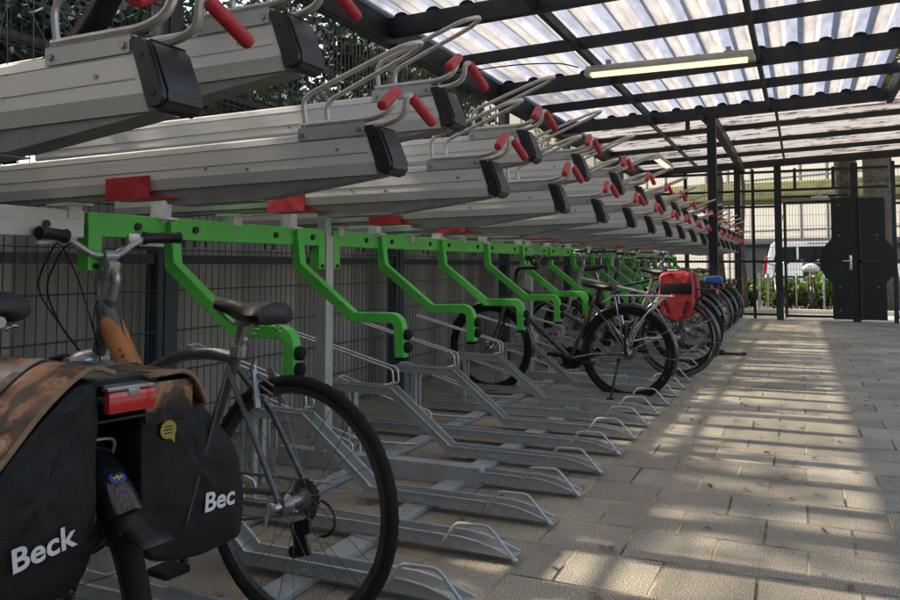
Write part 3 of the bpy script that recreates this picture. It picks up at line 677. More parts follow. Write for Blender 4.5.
for (y0,y1,arms), lab in zip(bays, bay_lab):
    t = empty('hanger_bar', (BX,0,0), 0, lab, 'bike rack', 'green rack bars along the fence')
    b = MB(); b.box((0,(y0+y1)/2,1.14),(0.05,y1-y0,0.082),bev=0.004)
    for y in (y0+0.028, y1-0.028): b.box((0.002,y,1.06),(0.052,0.056,0.15),bev=0.003)
    b.build('beam', M['green'], t, smooth=False)
    bo = MB(); bo.cyl((0,0,0),(0.010,0,0),0.014,10)
    repeat('bolt', bo, M['blk'], t, [(0.024,y+dy,1.14) for y in arms for dy in (-0.16,0.13)])
    bo = MB(); bo.cyl((0,0,0),(0,0,-0.026),0.006,6)
    repeat('bolt', bo, M['blk'], t, [(0.0,y+dy,1.10) for y in arms for dy in (-0.2,-0.14,0.10,0.16,0.22) if y0+0.06 < y+dy < y1-0.06])
    bo = MB(); bo.cyl((0,0,0),(0.009,0,0),0.01,8)
    repeat('bolt', bo, M['blk'], t, [(0.027,y,1.0) for y in (y0+0.028, y1-0.028)])
    for y in arms: finger(t, y)
gb = empty('grey_hanger_bar', (BX,0,0), 0, 'bare galvanised bar at the left edge, level with the green bars', 'bike rack')
b = MB(); b.box((0,0.2,1.138),(0.05,3.33,0.090),bev=0.004); b.build('beam', M['galv_pale'], gb, smooth=False)
bo = MB(); bo.cyl((0,0,0),(0.010,0,0),0.012,10); repeat('bolt', bo, M['blk'], gb, [(0.024,y,1.133) for y in (1.72,1.2,0.9)])
bo = MB(); bo.cyl((0,0,0),(0,0,-0.026),0.007,6); repeat('bolt', bo, M['blk'], gb, [(0,y,1.094) for y in (1.25,1.3,1.4,1.0)])
frame_lab = ['galvanised rack post on a long foot beam, nearest post between the green bars','galvanised rack post behind the bronze bike','galvanised rack post between the third and fourth green bars','farthest galvanised rack post near the end fence']
p0 = None
for y, lab in zip(FR, frame_lab):
    t = empty('rack_post', (BX,y,0), 0, lab, 'rack post', 'galvanised posts that carry the racks')
    if p0 is None:
        b = MB(); b.box((0,0,0.575),(0.06,0.066,1.15),bev=0.004); b.box((-0.005,0,1.32),(0.05,0.05,0.40)); a = b.build('post', M['galv'], t, smooth=False)
        f = MB(); f.box((0.30,0.0,0.045),(1.10,0.07,0.09),bev=0.004); f.box((0.853,0,0.045),(0.004,0.06,0.08)); c = f.build('foot_beam', M['galv'], t, smooth=False); p0 = (a, c)
    else:
        for s in p0: q = s.copy(); COL.objects.link(q); q.parent = t
r1 = MB(); r1.box((-1.47,7.2,0.014),(0.10,16.2,0.024),bev=0.003); tag(r1.build('floor_rail', M['galv'], smooth=False), 'flat galvanised rail bolted to the paving under the front of the wheel troughs', 'rail')
r1 = MB(); r1.box((-2.0,7.2,0.014),(0.08,16.2,0.024),bev=0.003); tag(r1.build('floor_rail', M['galv'], smooth=False), 'flat galvanised rail bolted to the paving under the back of the wheel troughs', 'rail')

# ------------------------------------------------------------------ wheel troughs
UP = [(-0.038,0),(0.038,0),(0.038,0.038),(0.044,0.040),(0.044,0.044),(0.032,0.044),(0.032,0.005),(-0.032,0.005),(-0.032,0.044),(-0.044,0.044),(-0.044,0.040),(-0.038,0.038)]
def trough(kind):
    t = empty('wheel_trough')
    b = MB()
    path = [(0,0,0.022,1,0.10),(-0.03,0,0.022,1,0.30),(-0.07,0,0.024,1,0.58),(-0.13,0,0.026,1,0.86),(-0.19,0,0.027,1,1.0),(-0.4,0,0.028,1,1.0)]
    if kind == 'high':
        path += [(-0.785,0,0.028,1,1),(-0.80,0,0.036,1,1.18),(-1.13,0,0.298,1,1.18),(-1.145,0,0.305,1,1.0),(-1.55,0,0.315,1,1.0)]
    else:
        path += [(-0.9,0,0.029,1,1),(-1.50,0,0.030,1,1)]
    b.sweep(UP, path); ch = b.build('channel', M['galv'], t, smooth=False)
    bo = MB(); bo.cyl((0,0,0),(0,-0.006,0),0.007,8)
    repeat('bolt', bo, M['chrome'], ch, [(x,-0.038,0.048) for x in (-0.55,-0.62,-0.35)])
    h = MB(); h.tube(fil([(-0.265,-0.047,0.035),(-0.205,-0.047,0.118),(-0.085,-0.047,0.122),(0.004,-0.043,0.022)],0.02), 0.0062, 8); h.ell((0.006,-0.043,0.022),(0.012,0.012,0.009),8,6)
    h.build('lock_hoop', M['galv'], t)
    wg = MB()
    if kind == 'high':
        for s in (-1,1): wg.tube(fil([(-1.17,0.03*s,0.36),(-1.118,0.03*s,0.365),(-1.125,0.03*s,0.445),(-1.80,0.03*s,0.62)],0.02), 0.0062, 6)
        wg.tube([(-1.80,-0.03,0.62),(-1.80,0.03,0.62)],0.0062,6); wg.build('wheel_guide', M['rod'], t)
        l = MB()
        for s in (-1,1):
            l.bar((-1.40,0.03*s,0.315),(-1.40,0.03*s,0.0),0.02,0.03); l.bar((-1.46,0.03*s,0.315),(-1.47,0.03*s,0.03),0.012,0.015)
        l.tube(fil([(-1.46,0.0,0.30),(-1.475,0,0.05),(-1.2,0,0.045),(-1.0,0,0.05)],0.04),0.008,6)
        l.build('leg', M['galv'], t, smooth=False)
    else:
        for s in (-1,1): wg.tube(fil([(-1.12,0.036*s,0.06),(-1.12,0.036*s,0.14),(-1.72,0.03*s,0.32)],0.02), 0.0062, 6)
        wg.tube([(-1.72,-0.03,0.32),(-1.72,0.03,0.32)],0.0062,6)
        wg.tube(fil([(-1.62,-0.03,0.29),(-1.62,-0.03,0.03)],0.02),0.006,6); wg.tube([(-1.62,0.03,0.29),(-1.62,0.03,0.03)],0.006,6)
        wg.build('wheel_guide', M['rod'], t)
    return t
TH_, TL_ = trough('high'), trough('low')
for o in (TH_, TL_): KIDS[o.name] = kids(o); [KIDS.setdefault(c.name, kids(c)) for c in KIDS[o.name]]
first_h = first_l = True; nh = nl = 0
TX = -0.902
for k in range(-2, 33):
    y = 2.14+0.4035*k
    hi = (k % 2 == 0)
    src = TH_ if hi else TL_
    if hi: o = src if first_h else copy_tree(src); first_h = False
    else: o = src if first_l else copy_tree(src); first_l = False
    o.location = (TX, y, 0); o.rotation_euler = (0,0,random.uniform(-0.004,0.004))
    if hi: lab = 'galvanised trough with raised rear end, %s of the raised ones from the camera' % ordw(nh); nh += 1
    else: lab = 'galvanised trough lying flat on the paving, %s of the flat ones counting from the camera' % ordw(nl); nl += 1
    tag(o, lab, 'bike stand', 'raised wheel troughs in the row' if hi else 'flat wheel troughs in the row')

# ------------------------------------------------------------------ upper trays
TILT = 0.016
def tilt(mb):
    mb.v = [(x, y, z+TILT*x) for (x, y, z) in mb.v]; return mb
def tray(low):
    t = empty('upper_tray')
    prof = [(y*0.80,z*0.91) for y,z in [(-0.046,0),(0.046,0),(0.060,0.034),(0.060,0.108),(0.056,0.132),(0.050,0.137),(0.042,0.137),(0.036,0.09),(-0.036,0.09),(-0.042,0.137),(-0.050,0.137),(-0.056,0.132),(-0.060,0.108),(-0.060,0.034)]]
    b = MB(); b.sweep(prof, [(-0.055,0,0,1,1),(-1.86,0,0,1,1)]); ch = tilt(b).build('channel', M['alu'], t, smooth=False)
    g_ = MB()
    g_.box((-0.95,-0.0484,0.058),(1.75,0.002,0.002)); tilt(g_).build('groove', M['steel'], ch, smooth=False)
    g_ = MB()
    g_.box((-0.95,-0.0476,0.102),(1.75,0.002,0.0025)); tilt(g_).build('groove', M['steel'], ch, smooth=False)
    bo = MB(); bo.cyl((0,-0.0505,0),(0,-0.046,0),0.005,8)
    repeat('bolt', bo, M['steel'], ch, [(x,0,z+TILT*x) for x, z in ((-0.17,0.072),(-0.62,0.05),(-0.47,0.04))])
    # end cap
    bm = bmesh.new(); poly = [(-0.086,0.129),(-0.050,0.131),(-0.038,0.122),(0.0,0.024),(-0.006,0.004),(-0.018,-0.004),(-0.040,-0.004)]
    vs0 = [bm.verts.new((x,-0.0515,z)) for x, z in poly]; vs1 = [bm.verts.new((x,0.0515,z)) for x, z in poly]; n = len(poly)
    bm.faces.new(vs0); bm.faces.new(vs1[::-1])
    for i in range(n): bm.faces.new((vs0[i],vs1[i],vs1[(i+1)%n],vs0[(i+1)%n]))
    front = [e for e in bm.edges if all(v.co.x > -0.06 for v in e.verts)]
    bmesh.ops.bevel(bm, geom=front, offset=0.009, segments=3, affect='EDGES')
    bm.verts.index_update(); mb = MB(); mb.add([v.co[:] for v in bm.verts], [[v.index for v in f.verts] for f in bm.faces]); bm.free()
    for s in (-1,1):
        for x, z in ((-0.060,0.098),(-0.030,0.028)): mb.cyl((x,0.048*s,z),(x,0.053*s,z),0.005,8)
    tilt(mb).build('end_cap', M['cap'], t)
    # bracket strips + guide wires
    b = MB()
    for s in (-1,1): b.box((-0.19,0.0510*s,0.122),(0.21,0.003,0.034)); b.box((-0.19,0.043*s,0.1385),(0.21,0.019,0.003))
    br = tilt(b).build('bracket', M['galv'], t, smooth=False)
    bo = MB(); bo.cyl((0,-0.057,0),(0,-0.052,0),0.007,8)
    repeat('bolt', bo, M['steel'], br, [(x,0,0.120+TILT*x) for x in (-0.28,-0.10)])
    h = MB()
    for s in (-1,1):
        pass
    h.tube(fil([(-0.272,-0.044,0.138),(-0.285,-0.044,0.226),(0.02,-0.034,0.332),(0.07,0.0,0.348),(0.02,0.034,0.332),(-0.268,0.044,0.226),(-0.255,0.044,0.138)],0.035,6), 0.0075, 8)
    tilt(h).build('wheel_hoop', M['rod'], t)
    r = MB()
    for s in (-1,1): r.tube(fil([(-0.285,0.043*s,0.148),(-0.06,0.043*s,0.148),(-0.012,0.040*s,0.165),(0.0,0.030*s,0.208),(0.006,0.034*s,0.216),(0.010,0.052*s,0.211)],0.026,5), 0.0092, 8)
    hd = tilt(r).build('pull_handle', M['rod'], t)
    for s in (-1,1):
        g_ = MB(); a, c = Vector((0.008,0.040*s,0.214)), Vector((0.022,0.147*s,0.154))
        pts = [a+(c-a)*q for q in (0,0.02,0.08,0.92,0.985,1.0)]
        g_.tube(pts, [0.011,0.0140,0.0150,0.0150,0.0125,0.007], 12); tilt(g_).build('grip', M['red'], hd)
    # slide rail below
    w_ = MB(); w_.prism([(-0.05,-0.001),(-0.09,-0.006),(-0.42,-0.044),(-0.78,-0.044),(-0.80,-0.016),(-1.86,-0.016),(-1.86,-0.001)], 0.062, 'y', 0)
    w_.box((-0.60,0,-0.047),(0.30,0.085,0.004)); tilt(w_).build('slide_rail', M['galv_shaded'], t, smooth=False)
    p = MB(); z0 = -0.065 if low else -0.248
    p.box((-1.23,0,(-0.016+z0)/2),(0.055,0.05,abs(z0+0.016)+0.004)); p.box((-1.23,0,-0.022),(0.12,0.08,0.008))
    if not low: p.box((-1.23,0.0,-0.235),(0.1,0.08,0.01))
    tilt(p).build('pivot_bracket', M['galv_pale'], t, smooth=False)
    s_ = MB()
    U = [(-0.056,-0.022),(0.056,-0.022),(0.056,0.045),(0.0525,0.045),(0.0525,-0.0185),(-0.0525,-0.0185),(-0.0525,0.045),(-0.056,0.045)]
    if low:
        s_.sweep(U, [(-1.01,0,0,1,1),(-0.83,0,0,1,1)]); s_.prism([(-0.83,-0.022),(-0.74,-0.030),(-0.74,-0.026),(-0.83,-0.012)],0.08,'y',0)
        tilt(s_).build('stop_bracket', M['red'], t, smooth=False)
    return t
RT_L, RT_H = tray(True), tray(False)
for o in (RT_L, RT_H):
    KIDS[o.name] = kids(o)
    for c in KIDS[o.name]: KIDS[c.name] = kids(c)
nh = nl = 0; fl = fh = True
k = 0
for k in range(0, 35):
    low = (k % 2 == 0)
    y = 1.02+0.402*k
    if y > 15.2: break
    src = RT_L if low else RT_H
    if low: o = src if fl else copy_tree(src); fl = False
    else: o = src if fh else copy_tree(src); fh = False
    o.location = (-0.97+random.uniform(-0.012,0.012), y, (1.246 if low else 1.428)+random.uniform(-0.007,0.007)); o.rotation_euler = (random.uniform(-0.02,0.02), random.uniform(-0.006,0.006), random.uniform(-0.010,0.010))
    if k == 0: o.location = (-1.0, 1.07, 1.276)
    if low: lab = 'silver tray with red stop, %s of the lower trays from the camera' % ordw(nl); nl += 1
    else: lab = 'silver tray set higher, %s of the higher trays from the camera' % ordw(nh); nh += 1
    tag(o, lab, 'bike tray', 'lower set trays of the upper rack' if low else 'upper set trays of the upper rack')
#PART3
# ------------------------------------------------------------------ bicycles
def wheel(parent, hub, r=0.345, tw=0.021, tyre='rubber', rim='blk', spokes=28, knob=0.0, gear=False, hubm='steel', spr=0.0011, seg=72):
    rr = r-2*tw
    rm = MB(); n = seg
    # box-section rim
    prof = [(rr-0.012,-0.010),(rr+0.010,-0.012),(rr+0.012,0.0),(rr+0.010,0.012),(rr-0.012,0.010),(rr-0.018,0.0)]
    vs = []; fs = []; k = len(prof)
    for i in range(n):
        a = 2*pi*i/n
        for q, y in prof: vs.append((hub[0]+q*cos(a), hub[1]+y, hub[2]+q*sin(a)))
    for i in range(n):
        for j in range(k): fs.append((i*k+j, i*k+(j+1)%k, ((i+1)%n)*k+(j+1)%k, ((i+1)%n)*k+j))
    rm.add(vs, fs)
    w = rm.build('wheel', M[rim], parent)
    t = MB(); t.torus(r-tw, tw, n=n if not knob else 120, k=12, sq=0.95, noise=knob); t.v = [(x+hub[0], y+hub[1], z+hub[2]) for x, y, z in t.v]
    t.build('tyre', M[tyre], w)
    s = MB()
    for i in range(spokes):
        a = 2*pi*i/spokes; sd = 1 if i % 2 else -1; b = a + (0.9 if (i//2) % 2 else -0.9)
        s.tube([(hub[0]+0.024*cos(b), hub[1]+0.03*sd, hub[2]+0.024*sin(b)), (hub[0]+(rr-0.012)*cos(a), hub[1]+0.004*sd, hub[2]+(rr-0.012)*sin(a))], spr, 3, caps=False)
    s.build('spoke', M['spoke'], w, smooth=False)
    h = MB(); h.tube([(hub[0],hub[1]-0.055,hub[2]),(hub[0],hub[1]-0.045,hub[2]),(hub[0],hub[1]-0.034,hub[2]),(hub[0],hub[1]-0.028,hub[2]),(hub[0],hub[1]+0.028,hub[2]),(hub[0],hub[1]+0.034,hub[2]),(hub[0],hub[1]+0.055,hub[2])], [0.008,0.014,0.028,0.016,0.016,0.028,0.010], 14)
    h.build('hub', M[hubm], w)
    if gear:
        c = MB()
        for q, y in ((0.052,-0.042),(0.045,-0.047),(0.037,-0.052)):
            c.prism([(hub[0]+(q+(0.003 if i%2 else -0.003))*cos(2*pi*i/40), hub[2]+(q+(0.003 if i%2 else -0.003))*sin(2*pi*i/40)) for i in range(40)], 0.0025, 'y', hub[1]+y)
        c.build('sprocket', M['spoke'], w, smooth=False)
    return w

def fender(parent, hub, r, a0, a1, width=0.05, m='fender', thick=0.003):
    """curved mudguard from angle a0 to a1 (degrees, from forward axis)"""
    mb = MB(); n = 22; prof = [(-width*0.5,-0.024),(-width*0.47,-0.012),(-width*0.36,-0.003),(-width*0.18,0.002),(0,0.0035),(width*0.18,0.002),(width*0.36,-0.003),(width*0.47,-0.012),(width*0.5,-0.024)]
    vs = []; k = len(prof)
    for i in range(n+1):
        a = radians(a0+(a1-a0)*i/n)
        for (y, d) in prof: vs.append((hub[0]+(r+d)*cos(a), hub[1]+y, hub[2]+(r+d)*sin(a)))
        for (y, d) in prof: vs.append((hub[0]+(r+d-thick)*cos(a), hub[1]+y, hub[2]+(r+d-thick)*sin(a)))
    fs = []
    for i in range(n):
        o, p = i*2*k, (i+1)*2*k
        for j in range(k-1): fs += [(o+j,o+j+1,p+j+1,p+j),(o+k+j,p+k+j,p+k+j+1,o+k+j+1)]
        fs += [(o,p,p+k,o+k),(o+k-1,o+2*k-1,p+2*k-1,p+k-1)]
    fs += [tuple(list(range(k))+list(range(2*k-1,k-1,-1))), tuple(n*2*k+q for q in list(range(k))+list(range(2*k-1,k-1,-1)))]
    mb.add(vs, fs); return mb.build('mudguard', M[m], parent)

def saddle(parent, x, z, m='leather', ln=0.27, wd=0.16, tip=0.0):
    """x is the rear end; nose points forward"""
    mb = MB(); n = 16; k = 16; vs = []
    for i in range(n+1):
        t = i/n
        if t < 0.12: w = wd*(0.70+0.30*sin(t/0.12*pi/2))
        else:
            q = min(1,(t-0.12)/0.62); w = wd*(0.27+0.73*(1-q*q*(3-2*q)))
        h = 0.076-0.034*t
        e = 1.0
        if t < 0.08: e = sqrt(max(0.0,1-((0.08-t)/0.08)**2))*0.75+0.25
        if t > 0.93: e = sqrt(max(0.0,1-((t-0.93)/0.07)**2))*0.8+0.2
        zc = z - h*0.5 + 0.012*(1-abs(2*t-1)) * -1 + 0.012*t + tip*t
        for j in range(k):
            a = 2*pi*j/k; cy = cos(a); cz = sin(a)
            yy = w/2*e*math.copysign(abs(cy)**0.8, cy); zz = h/2*e*math.copysign(abs(cz)**0.75, cz)
            if cz > 0: zz -= 0.010*(abs(cy)**2)*e
            else: zz *= (1.0-0.25*(1-abs(cy)))
            vs.append((x+t*ln, yy, zc+zz))
    fs = []
    for i in range(n):
        for j in range(k): fs.append((i*k+j, i*k+(j+1)%k, (i+1)*k+(j+1)%k, (i+1)*k+j))
    fs.append(tuple(range(k))); fs.append(tuple(n*k+j for j in range(k))[::-1])
    mb.add(vs, fs); s = mb.build('saddle', M[m], parent)
    r = MB()
    for sd in (-1,1): r.tube(spl([(x+0.06,0.045*sd,z-0.05),(x+0.10,0.022*sd,z-0.068),(x+0.17,0.020*sd,z-0.068),(x+0.24,0.012*sd,z-0.035)],5), 0.0035, 6)
    for sd in (-1,1): r.tube([(x+0.05+0.012*cos(q*0.8), 0.05*sd+0.012*sin(q*0.8), z-0.045-0.0016*q) for q in range(28)], 0.0022, 4)
    r.build('saddle_rail', M['steel'], s)
    return s

def bars(parent, c, kind='city', grip='blk', m='steel', wide=0.29, back=0.10, rise=0.05, lever='chrome', gripr=0.016):
    x, z = c
    if kind == 'city': P = lambda s: [(x,0,z),(x+0.02,0.05*s,z+0.005),(x+0.03,0.12*s,z+rise*0.7),(x+0.01,0.18*s,z+rise),(x-back,wide*s,z+rise*1.05)]
    else: P = lambda s: [(x,0,z),(x+0.005,0.07*s,z+0.0),(x+0.0,0.14*s,z+rise),(x-0.02,0.2*s,z+rise),(x-back,wide*s,z+rise)]
    mb = MB()
    L_ = spl(P(1),6); R_ = spl(P(-1),6); mb.tube(L_[::-1]+R_[1:], 0.0125, 10)
    h = mb.build('handlebar', M[m], parent)
    for s in (-1,1):
        e = Vector(P(s)[-1]); d = (e-Vector(P(s)[-2])).normalized()
        a = e-d*0.125
        g = MB(); g.tube([a+d*q for q in (0,0.004,0.02,0.11,0.128,0.134)], [gripr*1.3,gripr*1.3,gripr,gripr*1.02,gripr*1.2,gripr*0.9], 12); g.build('grip', M[grip], h)
        b = MB(); q = a-d*0.03; f = Vector((0.03,0.0,-0.015))
        b.tube([q-d*0.02, q-d*0.018, q+d*0.016, q+d*0.02],[0.015,0.018,0.018,0.013],10)
        b.tube(fil([q+Vector((0.0,0,-0.005)), q+f, q+f+Vector((0.012,0,-0.005))+d*0.04, q+f+Vector((0.015,0,-0.012))+d*0.13],0.02), [0.008]*2+[0.006]*10+[0.0055]*2 if False else 0.0065, 8)
        b.build('brake_lever', M[lever], h)
    return h

def crank(parent, bb, side=-1, r=0.085, m='blk', ang=20, chainguard=False, tohub=0.345):
    y = 0.045*side; mb = MB()
    mb.prism([(bb[0]+(r+(0.003 if i%2 else -0.003))*cos(2*pi*i/64), bb[2]+(r+(0.003 if i%2 else -0.003))*sin(2*pi*i/64)) for i in range(64)], 0.003, 'y', y)
    for i in range(5):
        a = 2*pi*i/5; mb.bar((bb[0],y,bb[2]),(bb[0]+r*0.9*cos(a),y+0.002*side,bb[2]+r*0.9*sin(a)),0.006,0.014)
    mb.cyl((bb[0],-0.06,bb[2]),(bb[0],0.06,bb[2]),0.02,14)
    o = MB(); a = radians(ang)
    for s in (-1,1):
        sx = s*side
        e = (bb[0]+0.17*cos(a)*sx, 0.065*s, bb[2]+0.17*sin(a)*sx)
        mb.bar((bb[0],0.06*s,bb[2]), e, 0.014, 0.022)
    c = mb.build('crankset', M[m], parent, smooth=False)
    for s in (-1,1):
        sx = s*side; e = (bb[0]+0.17*cos(a)*sx, 0.12*s, bb[2]+0.17*sin(a)*sx)
        p = MB(); p.box(e,(0.085,0.085,0.022),bev=0.006); p.cyl((e[0],0.06*s,e[2]),(e[0],0.09*s,e[2]),0.007,8); p.build('pedal', M['rubber'], c)
    ch = MB()
    for (z0, z1) in ((bb[2]+r, tohub+0.045),(bb[2]-r, tohub-0.045)): ch.bar((bb[0],y,z0),(0.0,y,z1),0.006,0.008)
    ch.build('chain', M['steel'], parent, smooth=False)
    return c

def luggage_rack(parent, z, x0=-0.33, x1=0.10, w=0.055, m='blk', hub=(0,0,0.345)):
    mb = MB()
    mb.tube(fil([(x1,-w,z),(x0,-w,z),(x0,w,z),(x1,w,z)],0.03), 0.006, 8)
    for x in (x0+0.14, x0+0.28): mb.tube([(x,-w,z),(x,w,z)],0.005,6)
    mb.tube([(x0+0.03,0,z-0.002),(x1,0,z-0.002)],0.005,6)
    for s in (-1,1):
        mb.tube(spl([(x0+0.06,w*s,z),(-0.08,w*1.1*s,hub[2]+0.20),(0.0,w*1.05*s,hub[2]+0.01)],5),0.006,6)
        mb.tube([(x1-0.02,w*s,z),(0.01,w*1.1*s,hub[2]+0.03)],0.005,6)
        mb.tube([(x1,w*s,z),(0.2,0.02*s,z-0.06)],0.005,6)
    return mb.build('luggage_rack', M[m], parent)

def kickstand(parent, p0, p1, m='blk'):
    mb = MB(); mb.tube([p0,p1],[0.009,0.008],8); mb.box((p1[0],p1[1],p1[2]+0.006),(0.05,0.03,0.012)); mb.ell((p0[0],p0[1],p0[2]),(0.018,0.018,0.02),8,6)
    return mb.build('kickstand', M[m], parent)

def rear_light(parent, c, m='redlens', w=0.09, h=0.05):
    b = MB(); b.box((c[0]+0.012,c[1],c[2]),(0.024,w*0.92,h*0.9),bev=0.008); o = b.build('rear_light', M['blk'], parent)
    l = MB(); l.box((c[0]-0.006,c[1],c[2]-h*0.10),(0.022,w,h*0.72),bev=0.008); l.build('lens', M[m], o)
    l = MB(); l.box((c[0]-0.001,c[1],c[2]+h*0.33),(0.02,w*0.96,h*0.13),bev=0.003); l.box((c[0]-0.012,c[1],c[2]+h*0.20),(0.014,w*0.24,h*0.28),bev=0.004); l.build('reflector', M['clearlens'], o)
    return o

def bike(name_loc, rz, label, frame='diamond', fm='frame_silver', tyre='rubber', rim='blk', r=0.345, group=None, fend=True, rack=True, saddle_m='leather', grip='blk', barkind='city', barm='steel', light=True, knob=0.0, gear=True, tw=0.021, sad_z=0.93, bar=(0.83,1.02), crank_ang=20, sad_dx=0.0, rackm='blk', wide=0.29, back=0.10, steer=0.0, stand=True, rise=0.05, lever='chrome', wb=1.08, detail=True, seg=72, gripr=0.016):
    t = empty('bicycle', name_loc, rz, label, 'bicycle', group)
    hub = (0,0,r); fh = (wb,0,r); bb = (0.43,0,0.285)
    wheel(t, hub, r, tw, tyre, rim, knob=knob, gear=gear, seg=seg); wheel(t, fh, r, tw, tyre, rim, knob=knob, seg=seg)
    hb_, ht = Vector((wb-0.155,0,0.70)), Vector((wb-0.215,0,0.88)); st = Vector((0.235,0,0.745)); b = Vector(bb)
    f = MB(); f.tube([hb_-(ht-hb_)*0.05, ht+(ht-hb_)*0.05],0.0225,12); f.tube([b,st],0.0165,12); f.cyl((bb[0],-0.036,bb[2]),(bb[0],0.036,bb[2]),0.022,14)
    if frame == 'diamond':
        f.tube([st-(st-b)*0.06, ht-(ht-hb_)*0.15],0.0165,12); f.tube([b,hb_+(ht-hb_)*0.15],0.02,12)
    elif frame == 'trapez':
        f.tube([b+(st-b)*0.55, ht-(ht-hb_)*0.2],0.0175,12); f.tube([b,hb_+(ht-hb_)*0.1],0.022,12)
    elif frame == 'step':
        f.tube(spl([b+(st-b)*0.18,(0.62,0,0.36),(0.80,0,0.55),ht-(ht-hb_)*0.3],7),0.017,12); f.tube(spl([b,(0.66,0,0.29),(0.84,0,0.47),hb_+(ht-hb_)*0.05],7),0.019,12)
    elif frame == 'curved':   # thick beam down tube, arched top tube
        f.tube(spl([(0.862,0,0.865),(0.835,0,0.81),(0.74,0,0.685),(0.58,0,0.48),b],7),0.038,16)
        f.tube(spl([st-(st-b)*0.04,(0.34,0,0.735),(0.47,0,0.722),(0.60,0,0.675),(0.72,0,0.60)],7),0.020,12)
    for s in (-1,1):
        f.tube([(bb[0]-0.01,0.025*s,bb[2]),(0.27,0.045*s,r-0.02),(0.0,0.062*s,r)],0.010,10)
        f.tube([(st.x+0.02,0.018*s,st.z-0.05),(0.14,0.05*s,r+0.22),(0.0,0.062*s,r)],0.0085,10)
        f.box((0,0.062*s,r),(0.035,0.006,0.04),bev=0.002)
    f.build('frame', M[fm], t)
    k = MB(); k.tube([hb_+(ht-hb_)*-0.08+Vector((0,0,-0.005)), hb_+Vector((0.008,0,-0.03))],[0.022,0.026],12); k.box((hb_.x+0.012,0,hb_.z-0.035),(0.055,0.12,0.035),bev=0.012)
    for s in (-1,1): k.tube(spl([(hb_.x+0.015,0.052*s,hb_.z-0.03),(wb-0.10,0.056*s,r+0.2),(wb-0.035,0.058*s,r+0.05),(wb,0.058*s,r)],5),[0.016]*5+[0.0135]*6+[0.011]*5,10)
    k.build('fork', M[fm], t)
    s_ = MB(); c = Vector((bar[0],0,bar[1])); s_.tube(spl([ht-(ht-hb_)*0.1, ht+(ht-hb_)*0.45, c+Vector((0.005,0,-0.03)), c],5),[0.015]*15+[0.013],12); s_.cyl((c.x,-0.025,c.z),(c.x,0.025,c.z),0.019,12); s_.build('stem', M[barm], t)
    bars(t, bar, barkind, grip, barm, wide, back, rise, lever, gripr)
    sp_ = MB(); top = Vector((0.235-(sad_z-0.80)*0.42*0.6, 0, sad_z-0.065)); sp_.tube([st-(st-b)*0.1, top],0.0135,10); sp_.cyl((st.x-0.0,0,st.z-0.012),(st.x-0.006,0,st.z+0.014),0.021,12); sp_.tube([(top.x-0.03,0,top.z),(top.x+0.03,0,top.z)],0.012,8); sp_.build('seat_post', M['steel'], t)
    saddle(t, top.x-0.145+sad_dx, sad_z, saddle_m)
    crank(t, bb, -1, ang=crank_ang, tohub=r)
    if fend:
        fender(t, hub, r+0.018, 20, 205); fender(t, fh, r+0.018, 25, 190)
        w_ = MB()
        for s in (-1,1):
            a = radians(185); w_.tube([(0,0.062*s,r),(( r+0.015)*cos(a),0.026*s,r+(r+0.015)*sin(a))],0.0025,5)
            a = radians(150); w_.tube([(0,0.062*s,r),(( r+0.015)*cos(a),0.026*s,r+(r+0.015)*sin(a))],0.0025,5)
        w_.build('mudguard_stay', M['steel'], t)
    if rack: luggage_rack(t, r*2+0.075, m=rackm, hub=hub)
    if light: rear_light(t, (-0.335, 0, r*2+0.055))
    if stand: kickstand(t, (0.05,0.07,0.30), (0.10,0.13,0.02))
    if detail:
        d = MB()
        for s in (-1,1): d.tube(spl([(bar[0]+0.02,0.16*s,bar[1]+0.03),(bar[0]+0.10,0.10*s,bar[1]+0.02),(bar[0]+0.12,0.03*s,bar[1]-0.09),(wb-0.17,0.022*s,0.76),(wb-0.20,0.02*s,0.68)],6),0.0028,5)
        d.build('cable', M['blk'], t)
    return t

def rzh(theta): return radians(90+theta)

# --- grey bicycle in the foreground, right of the black bags
b1 = bike((-1.305,1.84,0.0), rzh(83), 'grey city bicycle with an orange decal on its thick frame and bare rear wheel', frame='curved', fm='frame_grey', rim='rimgrey', r=0.347, fend=False, rack=False, light=False, knob=0.0014, tw=0.0178, sad_z=0.898, bar=(0.845,1.035), barm='frame_silver', wide=0.26, back=0.03, rise=0.065, gripr=0.019, lever='white_plastic', stand=False, crank_ang=70, barkind='city', wb=1.05, seg=96)
# decal on the down tube
def decal(side):
    mb = MB(); path = spl([(0.838,0,0.815),(0.79,0,0.752),(0.72,0,0.660),(0.665,0,0.59)],8)
    n = len(path); vs = []; k = 7
    for i, p in enumerate(path):
        d = (path[min(i+1,n-1)]-path[max(i-1,0)]).normalized(); nn = Vector((-d.z,0,d.x)); wv = sin(pi*min(1,max(0.03,(i+0.6)/(n+0.2))))**0.5
        for j in range(k):
            a = (j/(k-1)-0.5)*2.1*wv + pi/2*side + 0.55*side
            vs.append(p + nn*(0.0392*cos(a)) + Vector((0,0.0392*sin(a),0)))
    mb.add(vs, [(i*k+j,i*k+j+1,(i+1)*k+j+1,(i+1)*k+j) for i in range(n-1) for j in range(k-1)])
    return mb.build('decal', M['orange'], b1)
# the decal sits on the side that faces the camera (+y) and the back
decal(1); decal(-1)
dk = MB()
for (u, v, w, h, a) in ((0.735,0.695,0.012,0.005,0.6),(0.722,0.675,0.018,0.004,0.9),(0.705,0.657,0.014,0.005,0.3),(0.697,0.640,0.018,0.004,1.0),(0.75,0.715,0.01,0.005,0.2),(0.687,0.622,0.014,0.004,0.5)):
    dk.box((u-0.016,0.0335,v+0.013),(w,0.004,h),rot=(0.5,a,0))
dk.build('decal_mark', M['blk'], b1, smooth=False)
